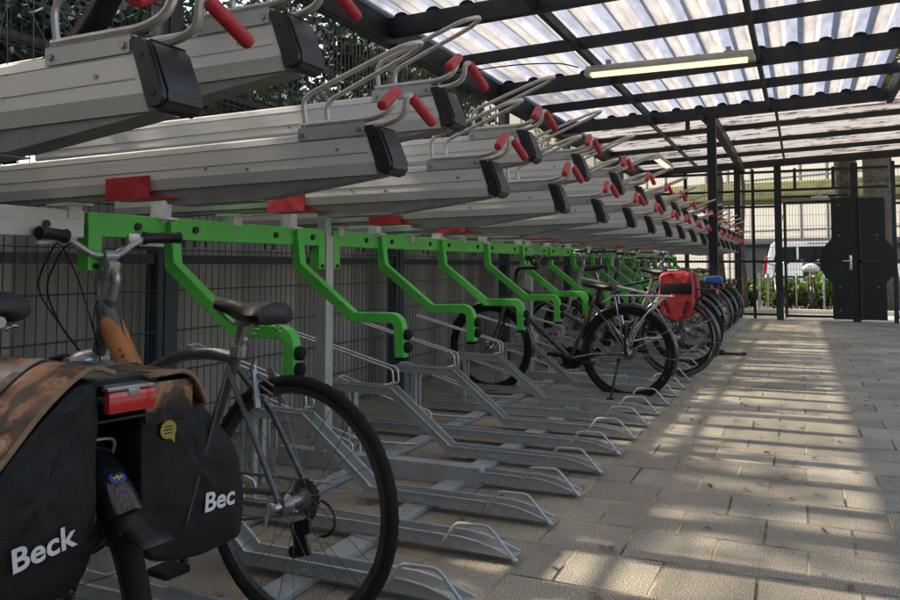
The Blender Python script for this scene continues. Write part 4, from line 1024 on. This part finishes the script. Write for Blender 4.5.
# derailleur, seat clamp lever, brakes, fork crown of the grey bike
d = MB(); d.tube(fil([(0.0,-0.06,0.345),(-0.005,-0.075,0.30),(0.035,-0.075,0.255)],0.02),0.011,8); d.box((0.045,-0.07,0.215),(0.05,0.012,0.10),rot=(0,0.35,0),bev=0.006); d.cyl((0.02,-0.062,0.25),(0.02,-0.078,0.25),0.018,12); d.cyl((0.065,-0.062,0.175),(0.065,-0.078,0.175),0.018,12)
d.tube([(-0.02-0.055*sin(q/10*pi),-0.08,0.33+0.0-0.10*(1-cos(q/10*pi))*0.5) for q in range(11)],0.004,5); d.build('derailleur', M['blk'], b1)
d = MB(); d.tube(fil([(0.235,0.0,0.748),(0.20,0.0,0.775),(0.17,0.03,0.79)],0.01),0.006,8); d.cyl((0.235,0,0.735),(0.229,0,0.765),0.024,14); d.build('seat_clamp', M['chrome'], b1)
d = MB()
for s in (-1,1): d.bar((0.10,0.05*s,0.60),(0.135,0.03*s,0.70),0.014,0.018); d.box((0.105,0.035*s,0.63),(0.05,0.018,0.016),bev=0.004)
d.tube(spl([(0.13,0.03,0.70),(0.16,0.0,0.73),(0.20,-0.02,0.70)],5),0.003,5); d.build('rim_brake', M['steel'], b1)
d = MB(); d.ell((0.925,0,0.685),(0.055,0.085,0.035),14,8); d.box((0.94,0.065,0.665),(0.05,0.045,0.06),bev=0.014); d.box((0.94,-0.065,0.665),(0.05,0.045,0.06),bev=0.014); d.build('fork_crown', M['frame_silver'], b1)
d = MB(); d.tube([(0.868,0,0.885),(0.846,0,0.955)],0.026,14); d.box((0.845,0,0.985),(0.055,0.05,0.075),rot=(0,-0.3,0),bev=0.016); d.cyl((0.852,-0.03,0.985),(0.852,0.03,0.985),0.012,12); d.build('stem_joint', M['frame_silver'], b1)
d = MB(); d.tube([(0.0,0.066,0.347),(0.0,0.085,0.347)],[0.012,0.008],10); d.tube(fil([(0.0,0.08,0.347),(0.015,0.088,0.36),(0.03,0.088,0.30)],0.01),0.006,8); d.build('quick_release', M['chrome'], b1)
for (p, q) in (((0.87,0.17,1.075),0.20),((0.87,0.13,1.07),0.15),((0.88,-0.14,1.07),0.12)):
    d = MB(); sgn = 1 if p[1] > 0 else -1
    d.tube(spl([p,(0.93,p[1]*0.9,1.05),(0.99,p[1]*0.75+0.03,0.93),(0.985,0.06*sgn+0.02,0.80),(0.93,0.035*sgn,0.70),(0.90,0.03*sgn,0.62)],7),0.0032,6); d.build('cable', M['blk'], b1)
d = MB()
for z in (0.70,0.675): d.tube([(0.17,0.012,z),(0.02,0.07,z-0.03)],0.004,5)
d.build('frame_lock', M['blk'], b1)

# --- black bicycle with the double bags at the left edge
B2 = (-1.335,1.06,0.0); T2 = rzh(80)
b2 = bike(B2, T2, 'black bicycle with broad mudguard and red rear light under the black bags', frame='step', fm='blk', r=0.35, tw=0.021, sad_z=0.95, sad_dx=0.118, bar=(0.80,1.08), wide=0.19, back=0.02, rack=False, fend=False, knob=0.001, light=False, seg=96)
fender(b2,(0,0,0.35),0.374,25,146,width=0.066); fender(b2,(1.08,0,0.35),0.372,25,190)
luggage_rack(b2,0.775,x0=-0.28,hub=(0,0,0.35))
rear_light(b2, (-0.272,0,0.775), w=0.092, h=0.052)
fl = MB(); hub2 = (0,0,0.35)
vs = []; fs = []
for i in range(8):
    a = radians(141+i*1.6); q = i/7; rr = 0.377+0.036*q**1.5; w = 0.033*(1-0.10*q)
    for y, d_ in ((-w,-0.012*(1-q)),(0,0.003),(w,-0.012*(1-q))): vs.append(((rr+d_)*cos(a), y, 0.35+(rr+d_)*sin(a)))
for i in range(7):
    for j in range(2): fs.append((i*3+j,i*3+j+1,(i+1)*3+j+1,(i+1)*3+j))
fl.add(vs, fs); fo = fl.build('mud_flap', M['cap'], b2)
sd_ = fo.modifiers.new('thick','SOLIDIFY'); sd_.thickness = 0.004; sd_.offset = 0
bg = MB()
for i in range(9):
    pass
a = radians(131)
bd = Matrix.Translation((0.375*cos(a),0.0,0.35+0.375*sin(a))) @ Euler((0,-a+0,0)).to_matrix().to_4x4()
bg.add([(0.0015,0.016*cos(q*pi/6),0.012*sin(q*pi/6)) for q in range(12)], [tuple(range(12))], bd); bgo = bg.build('badge', M['blue'], b2, smooth=False)
bg = MB(); bg.add([(0.003,-0.009,-0.002),(0.003,0.009,-0.002),(0.003,0.009,0.002),(0.003,-0.009,0.002)],[(0,1,2,3)],bd); bg.add([(0.003,-0.0015,-0.006),(0.003,0.0015,-0.006),(0.003,0.0015,0.006),(0.003,-0.0015,0.006)],[(0,1,2,3)],bd); bg.build('badge_mark', M['gold'], bgo, smooth=False)
ls = MB(); a = radians(118); ls.tube(fil([(0,0.075,0.35),(0.382*cos(a),0.040,0.35+0.382*sin(a)),(0.385*cos(a),0,0.352+0.385*sin(a)),(0.382*cos(a),-0.040,0.35+0.382*sin(a)),(0,-0.075,0.35)],0.025), 0.003, 6); ls.build('mudguard_stay', M['rod'], b2)
# rear wheel lock / rack stays
rs = MB()
for s in (-1,1): rs.bar((-0.24,0.06*s,0.765),(0.0,0.066*s,0.36),0.006,0.016)
rs.box((-0.262,0,0.738),(0.006,0.20,0.004)); rs.build('rack_plate', M['blk'], b2, smooth=False)

pan = empty('pannier_bag', B2, T2, 'black double pannier bag with orange picture flaps and white lettering on the black bicycle', 'pannier bag')
def bag_body(s):
    prof = [(0.050,0.470),(0.048,0.600),(0.046,0.780),(0.055,0.815),(0.085,0.820),(0.140,0.775),(0.205,0.700),(0.252,0.640),(0.268,0.580),(0.264,0.490),(0.230,0.462),(0.140,0.460)] if s > 0 else [(0.050,0.470),(0.048,0.600),(0.046,0.780),(0.056,0.798),(0.130,0.797),(0.155,0.775),(0.225,0.695),(0.285,0.625),(0.305,0.545),(0.300,0.450),(0.285,0.438),(0.120,0.436)]
    n = len(prof); cy = sum(p[0] for p in prof)/n; cz = sum(p[1] for p in prof)/n
    xs = [(-0.218,0.90),(-0.216,0.96),(-0.205,0.995),(-0.15,1.0),(-0.05,1.03),(0.08,1.0),(0.125,0.97),(0.135,0.92)]
    mb = MB(); vs = []
    for (x, k) in xs:
        for (y, z) in prof: vs.append((x, s*(cy+(y-cy)*k), cz+(z-cz)*(k if k < 1 else 1)))
    # subdivided rear face with cloth folds
    fs = []; m = len(xs)
    for i in range(m-1):
        for j in range(n): fs.append((i*n+j,i*n+(j+1)%n,(i+1)*n+(j+1)%n,(i+1)*n+j))
    fs.append(tuple(range((m-1)*n, m*n)))
    mb.add(vs, fs)
    # rear face as concentric rings with soft creases
    rings = [0.90,0.75,0.58,0.40,0.20]; base = len(mb.v); vv = []
    rnd = random.Random(3+s)
    for q in rings[1:]:
        for (y, z) in prof:
            vv.append((-0.220-0.010*(1-q)+rnd.uniform(-0.004,0.004)+0.005*sin(z*70+y*25*s), s*(cy+(y-cy)*q), cz+(z-cz)*q))
    vv.append((-0.229, s*cy, cz)); ff = []
    off = [0]+[base+i*n for i in range(len(rings)-1)]
    mb.v += vv
    for i in range(len(rings)-1):
        for j in range(n): mb.f.append((off[i]+j, off[i]+(j+1)%n, off[i+1]+(j+1)%n, off[i+1]+j)); mb.mi.append(0)
    c = len(mb.v)-1
    for j in range(n): mb.f.append((off[-1]+j, off[-1]+(j+1)%n, c)); mb.mi.append(0)
    o = mb.build('bag', M['canvas'], pan); md = o.modifiers.new('sub','SUBSURF'); md.levels = 3; md.render_levels = 3
    tx = bpy.data.textures.new('bag_folds','CLOUDS'); tx.noise_scale = 0.13; tx.noise_depth = 2
    md = o.modifiers.new('folds','DISPLACE'); md.texture = tx; md.strength = 0.016; md.mid_level = 0.62; md.texture_coords = 'LOCAL'
    return o
bags = {s: bag_body(s) for s in (1,-1)}
BDX = {1: -0.056, -1: -0.02}
for s in (1,-1): bags[s].location.x = BDX[s]
def ribbon3(prof, x0, x1, thick, name, m, parent, curl=0.0):
    A, B = ribbon(prof, thick); mb = MB(); n = len(A); vs = []
    for t_ in (x0, x1):
        vs += [(t_, p[0], p[1]) for p in A] + [(t_, p[0], p[1]) for p in B]
    fs = []
    for i in range(n-1): fs += [(i,i+1,2*n+i+1,2*n+i),(n+i,3*n+i,3*n+i+1,n+i+1),(i,n+i,n+i+1,i+1),(2*n+i,2*n+i+1,3*n+i+1,3*n+i)]
    fs += [(0,2*n,3*n,n),(n-1,2*n-1,4*n-1,3*n-1)]
    mb.add(vs, fs); o = mb.build(name, m, parent); return o
for s in (1,-1):
    pts = [(s*a_, b_) for a_, b_ in (((0.04,0.822),(0.085,0.832),(0.148,0.786),(0.214,0.710),(0.262,0.648),(0.280,0.58)) if s > 0 else ((0.05,0.803),(0.085,0.804),(0.125,0.804),(0.150,0.788),(0.166,0.762),(0.178,0.736)))]
    pts = [(p.x, p.y) for p in spl([(a_,b_,0) for a_,b_ in pts],4)]
    f = ribbon3(pts, -0.236, 0.14 if s > 0 else -0.10, 0.004, 'flap', M['picture'], pan)
    f.location.x = BDX[s]
    e = MB()
    e.tube([(-0.237,p[0],p[1]) for p in pts],0.0045,6); e.build('flap_edge', M['edge_tan'], f)
    # strap with buckle on the outside
    st_ = ribbon3([(p[0]*1.012,p[1]+0.004) for p in pts], -0.09, -0.06, 0.003, 'strap', M['canvas_grey'], pan)
    st_.location.x = BDX[s]
cv = MB(); cv.box((-0.06,0,0.798),(0.36,0.16,0.016),bev=0.007); cv.box((-0.236,0,0.778),(0.012,0.16,0.045),bev=0.005); cv.build('bridge', M['canvas'], pan)
def on_rear(y, z, x=-0.277): # text basis on a rear face: reading direction -> local -y (right in the picture)
    return Matrix.Translation((x, y, z)) @ Matrix(((0,0,-1,0),(-1,0,0,0),(0,1,0,0),(0,0,0,1)))
text_mesh('Beck', 0.050, 'lettering', M['print'], bags[1], on_rear(0.196,0.542,-0.2325) @ Matrix.Rotation(radians(9),4,'Z'), offset=0.022, space=1.02, shear=0.06)
text_mesh('Bec', 0.050, 'lettering', M['print'], bags[-1], on_rear(-0.178,0.530,-0.2325), offset=0.022, space=1.0, shear=0.06)
sk = MB(); sk.add([(-0.2305,-0.098+0.017*cos(q*pi/8),0.70+0.017*sin(q*pi/8)) for q in range(16)],[tuple(range(16))]); sk.add([(-0.2305,-0.100,0.686),(-0.2305,-0.112,0.690),(-0.2305,-0.112,0.674)],[(0,1,2)])
sko = sk.build('sticker', M['yellow'], bags[-1], smooth=False)
sk = MB()
for i, w in enumerate((0.016,0.02,0.016)): sk.box((-0.2309,-0.098,0.706-0.006*i),(0.0006,w,0.002))
sk.build('sticker_print', M['blk'], sko, smooth=False)
pk = MB(); pk.box((-0.226,-0.19,0.66),(0.006,0.006,0.30),rot=(0.32,0,0),bev=0.002); pk.build('piping', M['canvas_grey'], bags[-1])
pk = MB(); pk.box((-0.228,-0.10,0.752),(0.004,0.10,0.075),bev=0.0015); pk.build('side_print', M['picture'], bags[-1])

# --- bicycle lifted onto the lowest front tray, only its wheel and frame parts in view
b0 = bike((-1.47,1.07,1.335), rzh(90), 'dark bicycle lying up in the nearest upper tray, cut off by the top left corner', frame='trapez', fm='blk', r=0.345, rack=False, light=False)

# --- bronze bicycle
b3 = bike((-1.185,5.77,0.018), rzh(90), 'bronze framed bicycle with black mudguards and small silver rear rack, nearest complete bicycle', frame='trapez', fm='frame_brown', r=0.345, tw=0.024, sad_z=0.865, bar=(0.70,1.0), rack=True, rackm='chrome', grip='blk', barm='blk', lever='blk', light=False, crank_ang=5, wide=0.28, back=0.09, barkind='flat', group=None)
d = MB(); d.tube([(0.215,0,0.70),(0.20,0,0.80)],[0.03,0.026],12); d.tube([(0.205+0.0,0.03*sin(q),0.70+0.004*q) for q in range(26)],0.008,6); d.build('cable_lock', M['blk'], b3)
d = MB(); d.bar((0.0,0.065,0.345),(0.005,0.065,0.56),0.016,0.03); d.build('chain_stay_guard', M['blk'], b3, smooth=False)

# --- bicycle with the red pannier, and the bikes beyond it
b4 = bike((-1.01,7.02,0.035), rzh(88), 'dark bicycle with tan tyres carrying the red pannier bag, beside the black shelter post', frame='diamond', fm='frame_silver', tyre='tan_tyre', r=0.345, sad_z=0.95, bar=(0.83,1.05), wide=0.27)
rp = empty('pannier_bag', (-1.03,7.02,0.105), rzh(88), 'red pannier bag with a black band hanging on the bicycle next to the black post', 'pannier bag')
prof = [(-0.20,0.90),(-0.215,0.62),(-0.15,0.50),(-0.06,0.455),(0.05,0.50),(0.11,0.62),(0.095,0.90),(0.02,0.925),(-0.12,0.93)]
m_ = MB(); m_.prism(prof, 0.13, 'y', 0.145); rb = m_.build('bag', M['red_canvas'], rp, smooth=True); md = rb.modifiers.new('b','BEVEL'); md.width = 0.025; md.segments = 3; md.limit_method = 'ANGLE'
crumple(rb, 0.035, 0.09)
m_ = MB(); m_.box((-0.055,0.212,0.765),(0.285,0.006,0.10),bev=0.002); m_.build('band', M['canvas'], rb)
m_ = MB(); m_.prism([(-0.19,0.66),(0.085,0.66),(0.01,0.52),(-0.05,0.475),(-0.12,0.52)],0.014,'y',0.214); m_.build('pocket', M['red_canvas'], rb)
m_ = MB()
for x in (-0.16,0.055): m_.bar((x,0.222,0.66),(x*0.6-0.02,0.222,0.53),0.018,0.006,up=(0,1,0)); 
m_.bar((-0.17,0.10,0.93),(0.06,0.10,0.93),0.03,0.01); m_.build('strap', M['canvas'], rb, smooth=False)
m_ = MB(); m_.box((-0.02,0.16,0.935),(0.09,0.06,0.012),bev=0.004); m_.build('tag', M['white_plastic'], rb)
rp.scale = (0.92,0.92,0.92)
m_ = MB(); m_.prism(prof, 0.12, 'y', -0.15); rb2 = m_.build('bag', M['red_canvas'], rp); md = rb2.modifiers.new('b','BEVEL'); md.width = 0.025; md.segments = 3; md.limit_method = 'ANGLE'; crumple(rb2, 0.03, 0.09)

b5 = bike((-2.12,7.85,0.035), radians(-1), 'bicycle parked backwards with brown leather grips, just behind the red bag', frame='diamond', fm='frame_green', tyre='rubber', sad_z=0.98, bar=(0.86,1.05), grip='brown_grip', saddle_m='leather', wide=0.27, back=0.16, rack=False)
b6 = bike((-1.22,8.62,0.035), rzh(91), 'silver bicycle with a chrome curled handlebar, second after the red bag', frame='step', fm='frame_silver', tyre='tan_tyre', rim='steel', sad_z=0.92, bar=(0.83,1.08))
b7 = bike((-1.16,9.30,0.035), rzh(89), 'dark green bicycle carrying a blue bag, right of the black post', frame='step', fm='frame_green', sad_z=0.95, bar=(0.82,1.06))
cb = empty('blue_bag', (-1.16,9.30,0.035), rzh(89), 'bright blue plastic bag lying over a rear rack right of the black post', 'bag')
m_ = MB(); m_.prism([(-0.32,0.76),(-0.34,0.82),(-0.30,0.86),(-0.16,0.85),(-0.13,0.81),(-0.14,0.77)],0.15,'y',0.0); q = m_.build('sack', M['blue_canvas'], cb); md = q.modifiers.new('b','BEVEL'); md.width = 0.03; md.segments = 3; md.limit_method = 'ANGLE'
m_ = MB(); m_.box((-0.23,0,0.862),(0.12,0.035,0.006)); m_.build('strap', M['canvas'], cb, smooth=False)
b8 = bike((-1.18,10.6,0.035), rzh(90), 'silver bicycle with tan tyres past the shelter post, first of the far group', frame='diamond', fm='frame_silver', tyre='tan_tyre', rim='steel', seg=48)
b9 = bike((-1.18,11.4,0.035), rzh(90), 'dark blue bicycle second of the far group past the shelter post', frame='step', fm='frame_blue', seg=48)
b10 = bike((-1.18,12.6,0.035), rzh(92), 'black bicycle farthest in the rack, near the end fence', frame='diamond', fm='blk', tyre='tan_tyre', seg=48)
b11 = bike((-1.9,8.2,0.035), rzh(90), 'dark bicycle pushed deep into the rack behind the red bag, its handlebar against the fence', frame='diamond', fm='frame_blue', rack=False, light=False, seg=48, wb=1.02) if False else None

# ------------------------------------------------------------------ outside the gate
ob = bike((0.17,18.35,0.0), radians(90), 'city bicycle with a white saddle cover standing outside the gate', frame='step', fm='frame_silver', r=0.345, sad_z=0.96, bar=(0.80,1.08), seg=40)
sc = MB(); sc.ell((0.0,0,0),(0.18,0.165,0.10),16,10); sc.v = [(x, y*(1.25-0.9*max(0,x+0.05)/0.2 if x > -0.05 else 1.2), z-0.05*(y/0.12)**2*0.5) for x, y, z in sc.v]
so = sc.build('saddle_cover', M['white_plastic']); so.location = (0.17, 18.5, 0.965); so.rotation_euler = (0,0,pi/2)
tag(so, 'white rounded saddle cover on the bicycle outside the gate', 'saddle cover')
ob2 = bike((-0.47,18.55,0.0), radians(97), 'bicycle with red rear light half hidden behind the gate post, outside on the kerb', frame='diamond', fm='frame_silver', seg=40)
def hoop(x, y, lab, group='bike stands outside'):
    b = MB(); b.tube(fil([(x-0.0,y-0.35,0),(x,y-0.35,0.82),(x,y+0.35,0.82),(x,y+0.35,0)],0.08), 0.016, 10); o = b.build('bike_stand', M['galv'])
    tag(o, lab, 'bike stand', group)
hoop(-0.88,18.6,'pale steel hoop stand outside, left of the gate post'); hoop(-0.12,18.6,'pale steel hoop stand between the two bicycles outside the gate'); hoop(-0.70,18.55,'pale steel hoop stand next to the half hidden bicycle outside'); hoop(0.42,18.6,'pale steel hoop stand right of the bicycle with the white saddle cover'); 
def shrub(x, y, rx, rz_, n, m, lab, name='shrub', size=0.06):
    t = empty(name, (x,y,0), 0, lab, 'shrub', 'shrubs along the street outside')
    sp = [(random.uniform(-rx,rx)*0.7, random.uniform(-0.35,0.35), random.uniform(0.25,0.75)*rz_, rx*0.38, 0.28, rz_*0.3) for _ in range(26)]
    leaves('foliage', m, sp, n, size, t)
    s = MB()
    for i in range(6): s.tube([(random.uniform(-.1,.1),0,0),(random.uniform(-rx,rx)*0.6,random.uniform(-.2,.2),rz_*0.8)],[0.012,0.004],5)
    s.build('stem', M['bark'], t)
sl = ['bright green shrub at the far left outside the fence','bright green shrub below the rear of the white van','bright green shrub between the gate post and the covered bicycle','bright green shrub behind the bicycle with white saddle cover','bright green shrub half hidden by the black gate plate','bright green shrub right of the black guard plate']
for i, x in enumerate((-2.3,-1.15,-0.3,0.5,1.25,2.2)): shrub(x, 19.9+random.uniform(-0.15,0.15), 0.62, 0.80+random.uniform(-0.08,0.10), 2600, M['leaf_bright'], sl[i])

def trunk_tree(x, y, r0, h, lab, crown, lean=0.0, m='leaf_tree', n=5000, size=0.10, grp='trees outside', low=False):
    t = empty('tree', (x,y,0), 0, lab, 'tree', grp)
    b = MB(); pts = []; rs = []
    for i in range(9):
        q = i/8; pts.append((lean*q+0.03*sin(i*1.7), 0.03*cos(i*2.1), h*q)); rs.append(r0*(1.12-0.45*q)*(1+0.06*sin(i*2.7)))
    rs[0] *= 1.2
    b.tube(pts, rs, 14); b.build('trunk', M['bark'], t)
    l = MB(); sp = []
    for i in range(9):
        a = i*2.4; e = (lean+cos(a)*crown*0.7, sin(a)*crown*0.7, h+random.uniform(0.1,1.2)); z0 = h*random.uniform(0.75,0.98)
        l.tube([(lean*z0/h,0,z0),((lean+e[0])/2,e[1]/2,(z0+e[2])/2+0.1),e],[r0*0.3,r0*0.2,0.02],6)
        sp += [(e[0]+random.uniform(-.5,.5)*crown, e[1]+random.uniform(-.5,.5)*crown, e[2]+random.uniform(-0.4,1.2), crown*0.36, crown*0.36, crown*0.26) for _ in range(4)]
    if low: sp += [(random.uniform(-.8,.8)*crown, random.uniform(-.95,.95)*crown, random.uniform(2.6,5.3), crown*0.33, crown*0.33, 0.7) for _ in range(26)]
    if low: sp += [(random.uniform(-.6,.6)*crown, random.uniform(-.95,.95)*crown, random.uniform(6.0,9.3), crown*0.22, crown*0.22, 0.4) for _ in range(18)]  # sparse upper leaves out of view, added to dapple and soften the sunlight
    l.build('branch', M['bark'], t); leaves('crown', M[m], sp, n, size, t)
trunk_tree(1.50,18.8,0.33,5.0,'thick pale tree trunk right of the gate, behind the wire strands', 2.2)
trunk_tree(1.02,21.5,0.30,5.2,'mossy dark tree trunk just left of the thick pale trunk, outside above the gate', 2.0)
trunk_tree(-1.75,18.4,0.16,4.6,'mossy tree trunk outside, behind the far end of the racks', 1.8)
trunk_tree(-1.20,18.2,0.075,4.4,'slender pale tree trunk outside, beside the corner post of the shelter', 1.2)
trunk_tree(-4.4,20.5,0.2,4.5,'tree outside beyond the corner of the hedge', 2.0)
# mossy canopy edge before the cream building
M['moss'] = mat('mossy_green_boards', (0.16, 0.17, 0.075), 0.9, 0, 0.4, 2.5, bump=0.8, dirt=(0.10, 0.13, 0.04), dirt_amt=0.8, dirt_scale=2.5)
cn = empty('canopy', (0,29,0), radians(-6), 'long mossy green canopy edge on thin posts between the white van and the cream building', 'canopy')
b = MB(); b.box((0,1.2,3.62),(26,2.4,0.62),bev=0.05); b.build('roof', M['moss'], cn)
for x in (-9.5,-3.9,4.9,10.5):
    b = MB(); b.cyl((x,0.3,0),(x,0.3,3.4),0.05,10); b.build('post', M['darksteel'], cn)
# tall trees behind the hedge
for i, y in enumerate((-3.0, 1.5, 6.0, 10.5, 15.0, 19.5)):
    trunk_tree(-10.5+0.9*sin(i*2.1), y, 0.17, 3.6, 'tall dark tree behind the hedge, its crown showing through the fence under the roof edge', 2.6, m='leaf_dark', n=17000, size=0.10, grp='tall dark trees behind the hedge', low=True)
# van
van = empty('van', (-1.22,30.6,0), 0, 'white van with red stripes and dark windows standing on the street beyond the gate', 'van')
b = MB(); prof = [(0.02,0.38),(0.0,0.75),(0.06,1.15),(0.22,1.78),(0.34,1.87),(2.9,1.88),(3.25,1.78),(3.75,1.18),(4.45,1.02),(4.62,0.80),(4.64,0.40),(4.5,0.32),(0.15,0.32)]
b.prism(prof, 1.75, 'y', 0.0); vb = b.build('body', M['van_white'], van, smooth=False); md = vb.modifiers.new('bev','BEVEL'); md.width = 0.07; md.segments = 3; md.limit_method = 'ANGLE'
for poly in ([(0.30,1.16),(0.42,1.66),(1.05,1.68),(1.05,1.16)],[(1.12,1.16),(1.12,1.68),(2.15,1.69),(2.15,1.16)],[(2.25,1.16),(2.25,1.69),(3.1,1.66),(3.55,1.18)]):
    w_ = MB(); w_.prism(poly, 0.012, 'y', -0.878); w_.build('window', M['carglass'], van, smooth=False)
w_ = MB(); w_.box((0.09,0,1.42),(0.02,1.35,0.5),rot=(0,0.24,0)); w_.build('window', M['carglass'], van, smooth=False)
for y in (-0.80,0.80):
    l = MB(); l.box((0.03,y,1.02),(0.12,0.16,0.62),rot=(0,0.10,0),bev=0.03); l.build('tail_light', M['redlens'], van)
for x in (0.85,3.7):
    for y in (-0.80,0.80):
        q = MB(); q.cyl((x,y-0.1,0.32),(x,y+0.1,0.32),0.32,24); wv = q.build('wheel', M['rubber'], van); q = MB(); q.cyl((x,y-0.105,0.32),(x,y+0.105,0.32),0.19,20); q.build('hubcap', M['steel'], wv)
s_ = MB(); s_.box((2.9,-0.884,0.90),(1.9,0.01,0.05)); s_.box((1.75,-0.884,1.79),(0.7,0.01,0.025)); s_.build('stripe', M['red'], van, smooth=False)
s_ = MB(); s_.box((2.2,-0.886,0.62),(3.9,0.02,0.07)); s_.box((0.02,0,0.48),(0.16,1.7,0.2),bev=0.04); s_.build('trim', M['cap'], van)
dp = MB(); dp.box((1.56,-0.884,0.80),(0.62,0.012,0.62),bev=0.004); dp.build('dark_backing', M['cap'], van)  # dark rectangle added on the van as backing for the white saddle cover
h_ = MB(); h_.box((1.95,-0.892,0.98),(0.16,0.02,0.035),bev=0.006); h_.build('handle', M['cap'], van)

# buildings across the street
bl = empty('building', (0,46,0), radians(-27), 'long cream building with narrow upright panel joints across the street', 'building')
b = MB(); b.box((0,3,7.5),(64,6,15)); b.build('wall', M['facade'], bl, smooth=False)
j = MB()
for i in range(-20,21): j.box((i*1.45,-0.02,7.5),(0.09,0.05,15))
for z in (3.0,5.9,8.8,11.7): j.box((0,-0.025,z),(60,0.05,0.05))
j.build('joint', M['facade_grey'], bl, smooth=False)
w0 = None
for r_ in range(2):
    for i in range(-9,10):
        if w0 is None:
            b = MB(); b.box((0,0,0),(1.3,0.08,1.5)); w0 = b.build('window', M['carglass'], bl, smooth=False); o = w0
        else: o = w0.copy(); COL.objects.link(o); o.parent = bl
        o.location = (i*2.9+0.72,-0.03,7.4+r_*2.9)
sh = empty('shed', (0.6,38.5,0), 0, 'low dark grey shed with a flat roof behind the white van', 'shed')
b = MB(); b.box((0,1.5,0.98),(7.0,3,1.96)); b.build('wall', M['facade_grey'], sh, smooth=False)
b = MB(); b.box((0.1,1.4,2.12),(7.6,3.4,0.28),bev=0.02); b.build('roof', M['facade_grey'], sh)

# ------------------------------------------------------------------ small things on the paving
sb = MB(); sb.box((-0.80,9.35,0.012),(0.30,0.05,0.024),bev=0.006); sb.box((-0.86,9.28,0.03),(0.08,0.05,0.06),bev=0.01); sb.box((-0.62,9.36,0.016),(0.05,0.07,0.032),bev=0.008)
tag(sb.build('floor_bar', M['cap']), 'short black bar lying on the paving before the black shelter post', 'bar')
rnd = random.Random(11); lv = MB()
for i in range(900):
    x = rnd.uniform(-2.8,-0.75) if i % 5 else rnd.uniform(-0.7,0.7); y = rnd.uniform(1.2,11); s = rnd.uniform(0.008,0.024); a = rnd.uniform(0,6.28); tl = rnd.uniform(-0.3,0.3)
    T = Matrix.Translation((x,y,0.004+s*0.25)) @ Euler((tl,rnd.uniform(-0.3,0.3),a)).to_matrix().to_4x4()
    lv.add([(-s,0,0),(-s*0.3,-s*0.5,s*0.15),(s*0.6,-s*0.4,s*0.1),(s,0,0),(s*0.6,s*0.4,s*0.12),(-s*0.3,s*0.5,s*0.1)],[(0,1,2,3,4,5)],T)
M['dead_leaf'] = leaf_mat('dead_leaves',(0.05,0.03,0.015),(0.22,0.13,0.06),0.15)
tag(lv.build('fallen_leaves', M['dead_leaf'], smooth=False), 'scattered dry brown leaves on the paving', 'leaves', kind='stuff')

# ------------------------------------------------------------------ light, sky, camera
SUN_EL, SUN_AZ = 40.0, -5.0      # azimuth: degrees from -x towards +y
sd = Vector((-cos(radians(SUN_AZ))*cos(radians(SUN_EL)), sin(radians(SUN_AZ))*cos(radians(SUN_EL)), sin(radians(SUN_EL))))
sl = bpy.data.lights.new('sun', 'SUN'); sl.energy = 3.0; sl.angle = radians(1.0); sl.color = (1.0, 0.91, 0.78)
so = bpy.data.objects.new('sun', sl); COL.objects.link(so); so.rotation_euler = sd.to_track_quat('Z','Y').to_euler(); so.location = (-20,5,20)
w = bpy.data.worlds.new('World'); scene.world = w; w.use_nodes = True
N = w.node_tree.nodes; L = w.node_tree.links
sk = N.new('ShaderNodeTexSky'); sk.sky_type = 'NISHITA'; sk.sun_disc = False; sk.sun_elevation = radians(SUN_EL); sk.sun_rotation = radians(270+SUN_AZ); sk.air_density = 1.2; sk.dust_density = 5.0; sk.ozone_density = 0.5
bgn = N['Background']; bgn.inputs['Strength'].default_value = 0.15; L.new(sk.outputs[0], bgn.inputs['Color'])
cam = bpy.data.cameras.new('camera'); co = bpy.data.objects.new('camera', cam); COL.objects.link(co); scene.camera = co
F_, PX_, TH = 780.0, 460.0, radians(3.0); PY_ = 266.0-F_*tan(TH)
yaw = math.atan((802.0-PX_)/F_*cos(TH))
cam.sensor_fit = 'HORIZONTAL'; cam.sensor_width = 36.0; cam.lens = 36.0*F_/900.0
cam.shift_x = -(PX_-450.0)/900.0; cam.shift_y = (PY_-300.0)/900.0
co.location = (0,0,1.0); co.rotation_euler = (radians(90)+TH, 0, yaw)
cam.clip_start = 0.02; cam.clip_end = 2000
vs_ = scene.view_settings; vs_.view_transform = 'Standard'; vs_.look = 'None'; vs_.exposure = 1.7; vs_.gamma = 1.0; vs_.use_curve_mapping = False
scene.render.engine = 'CYCLES'
scene.cycles.max_bounces = 8; scene.cycles.transparent_max_bounces = 12; scene.cycles.diffuse_bounces = 4
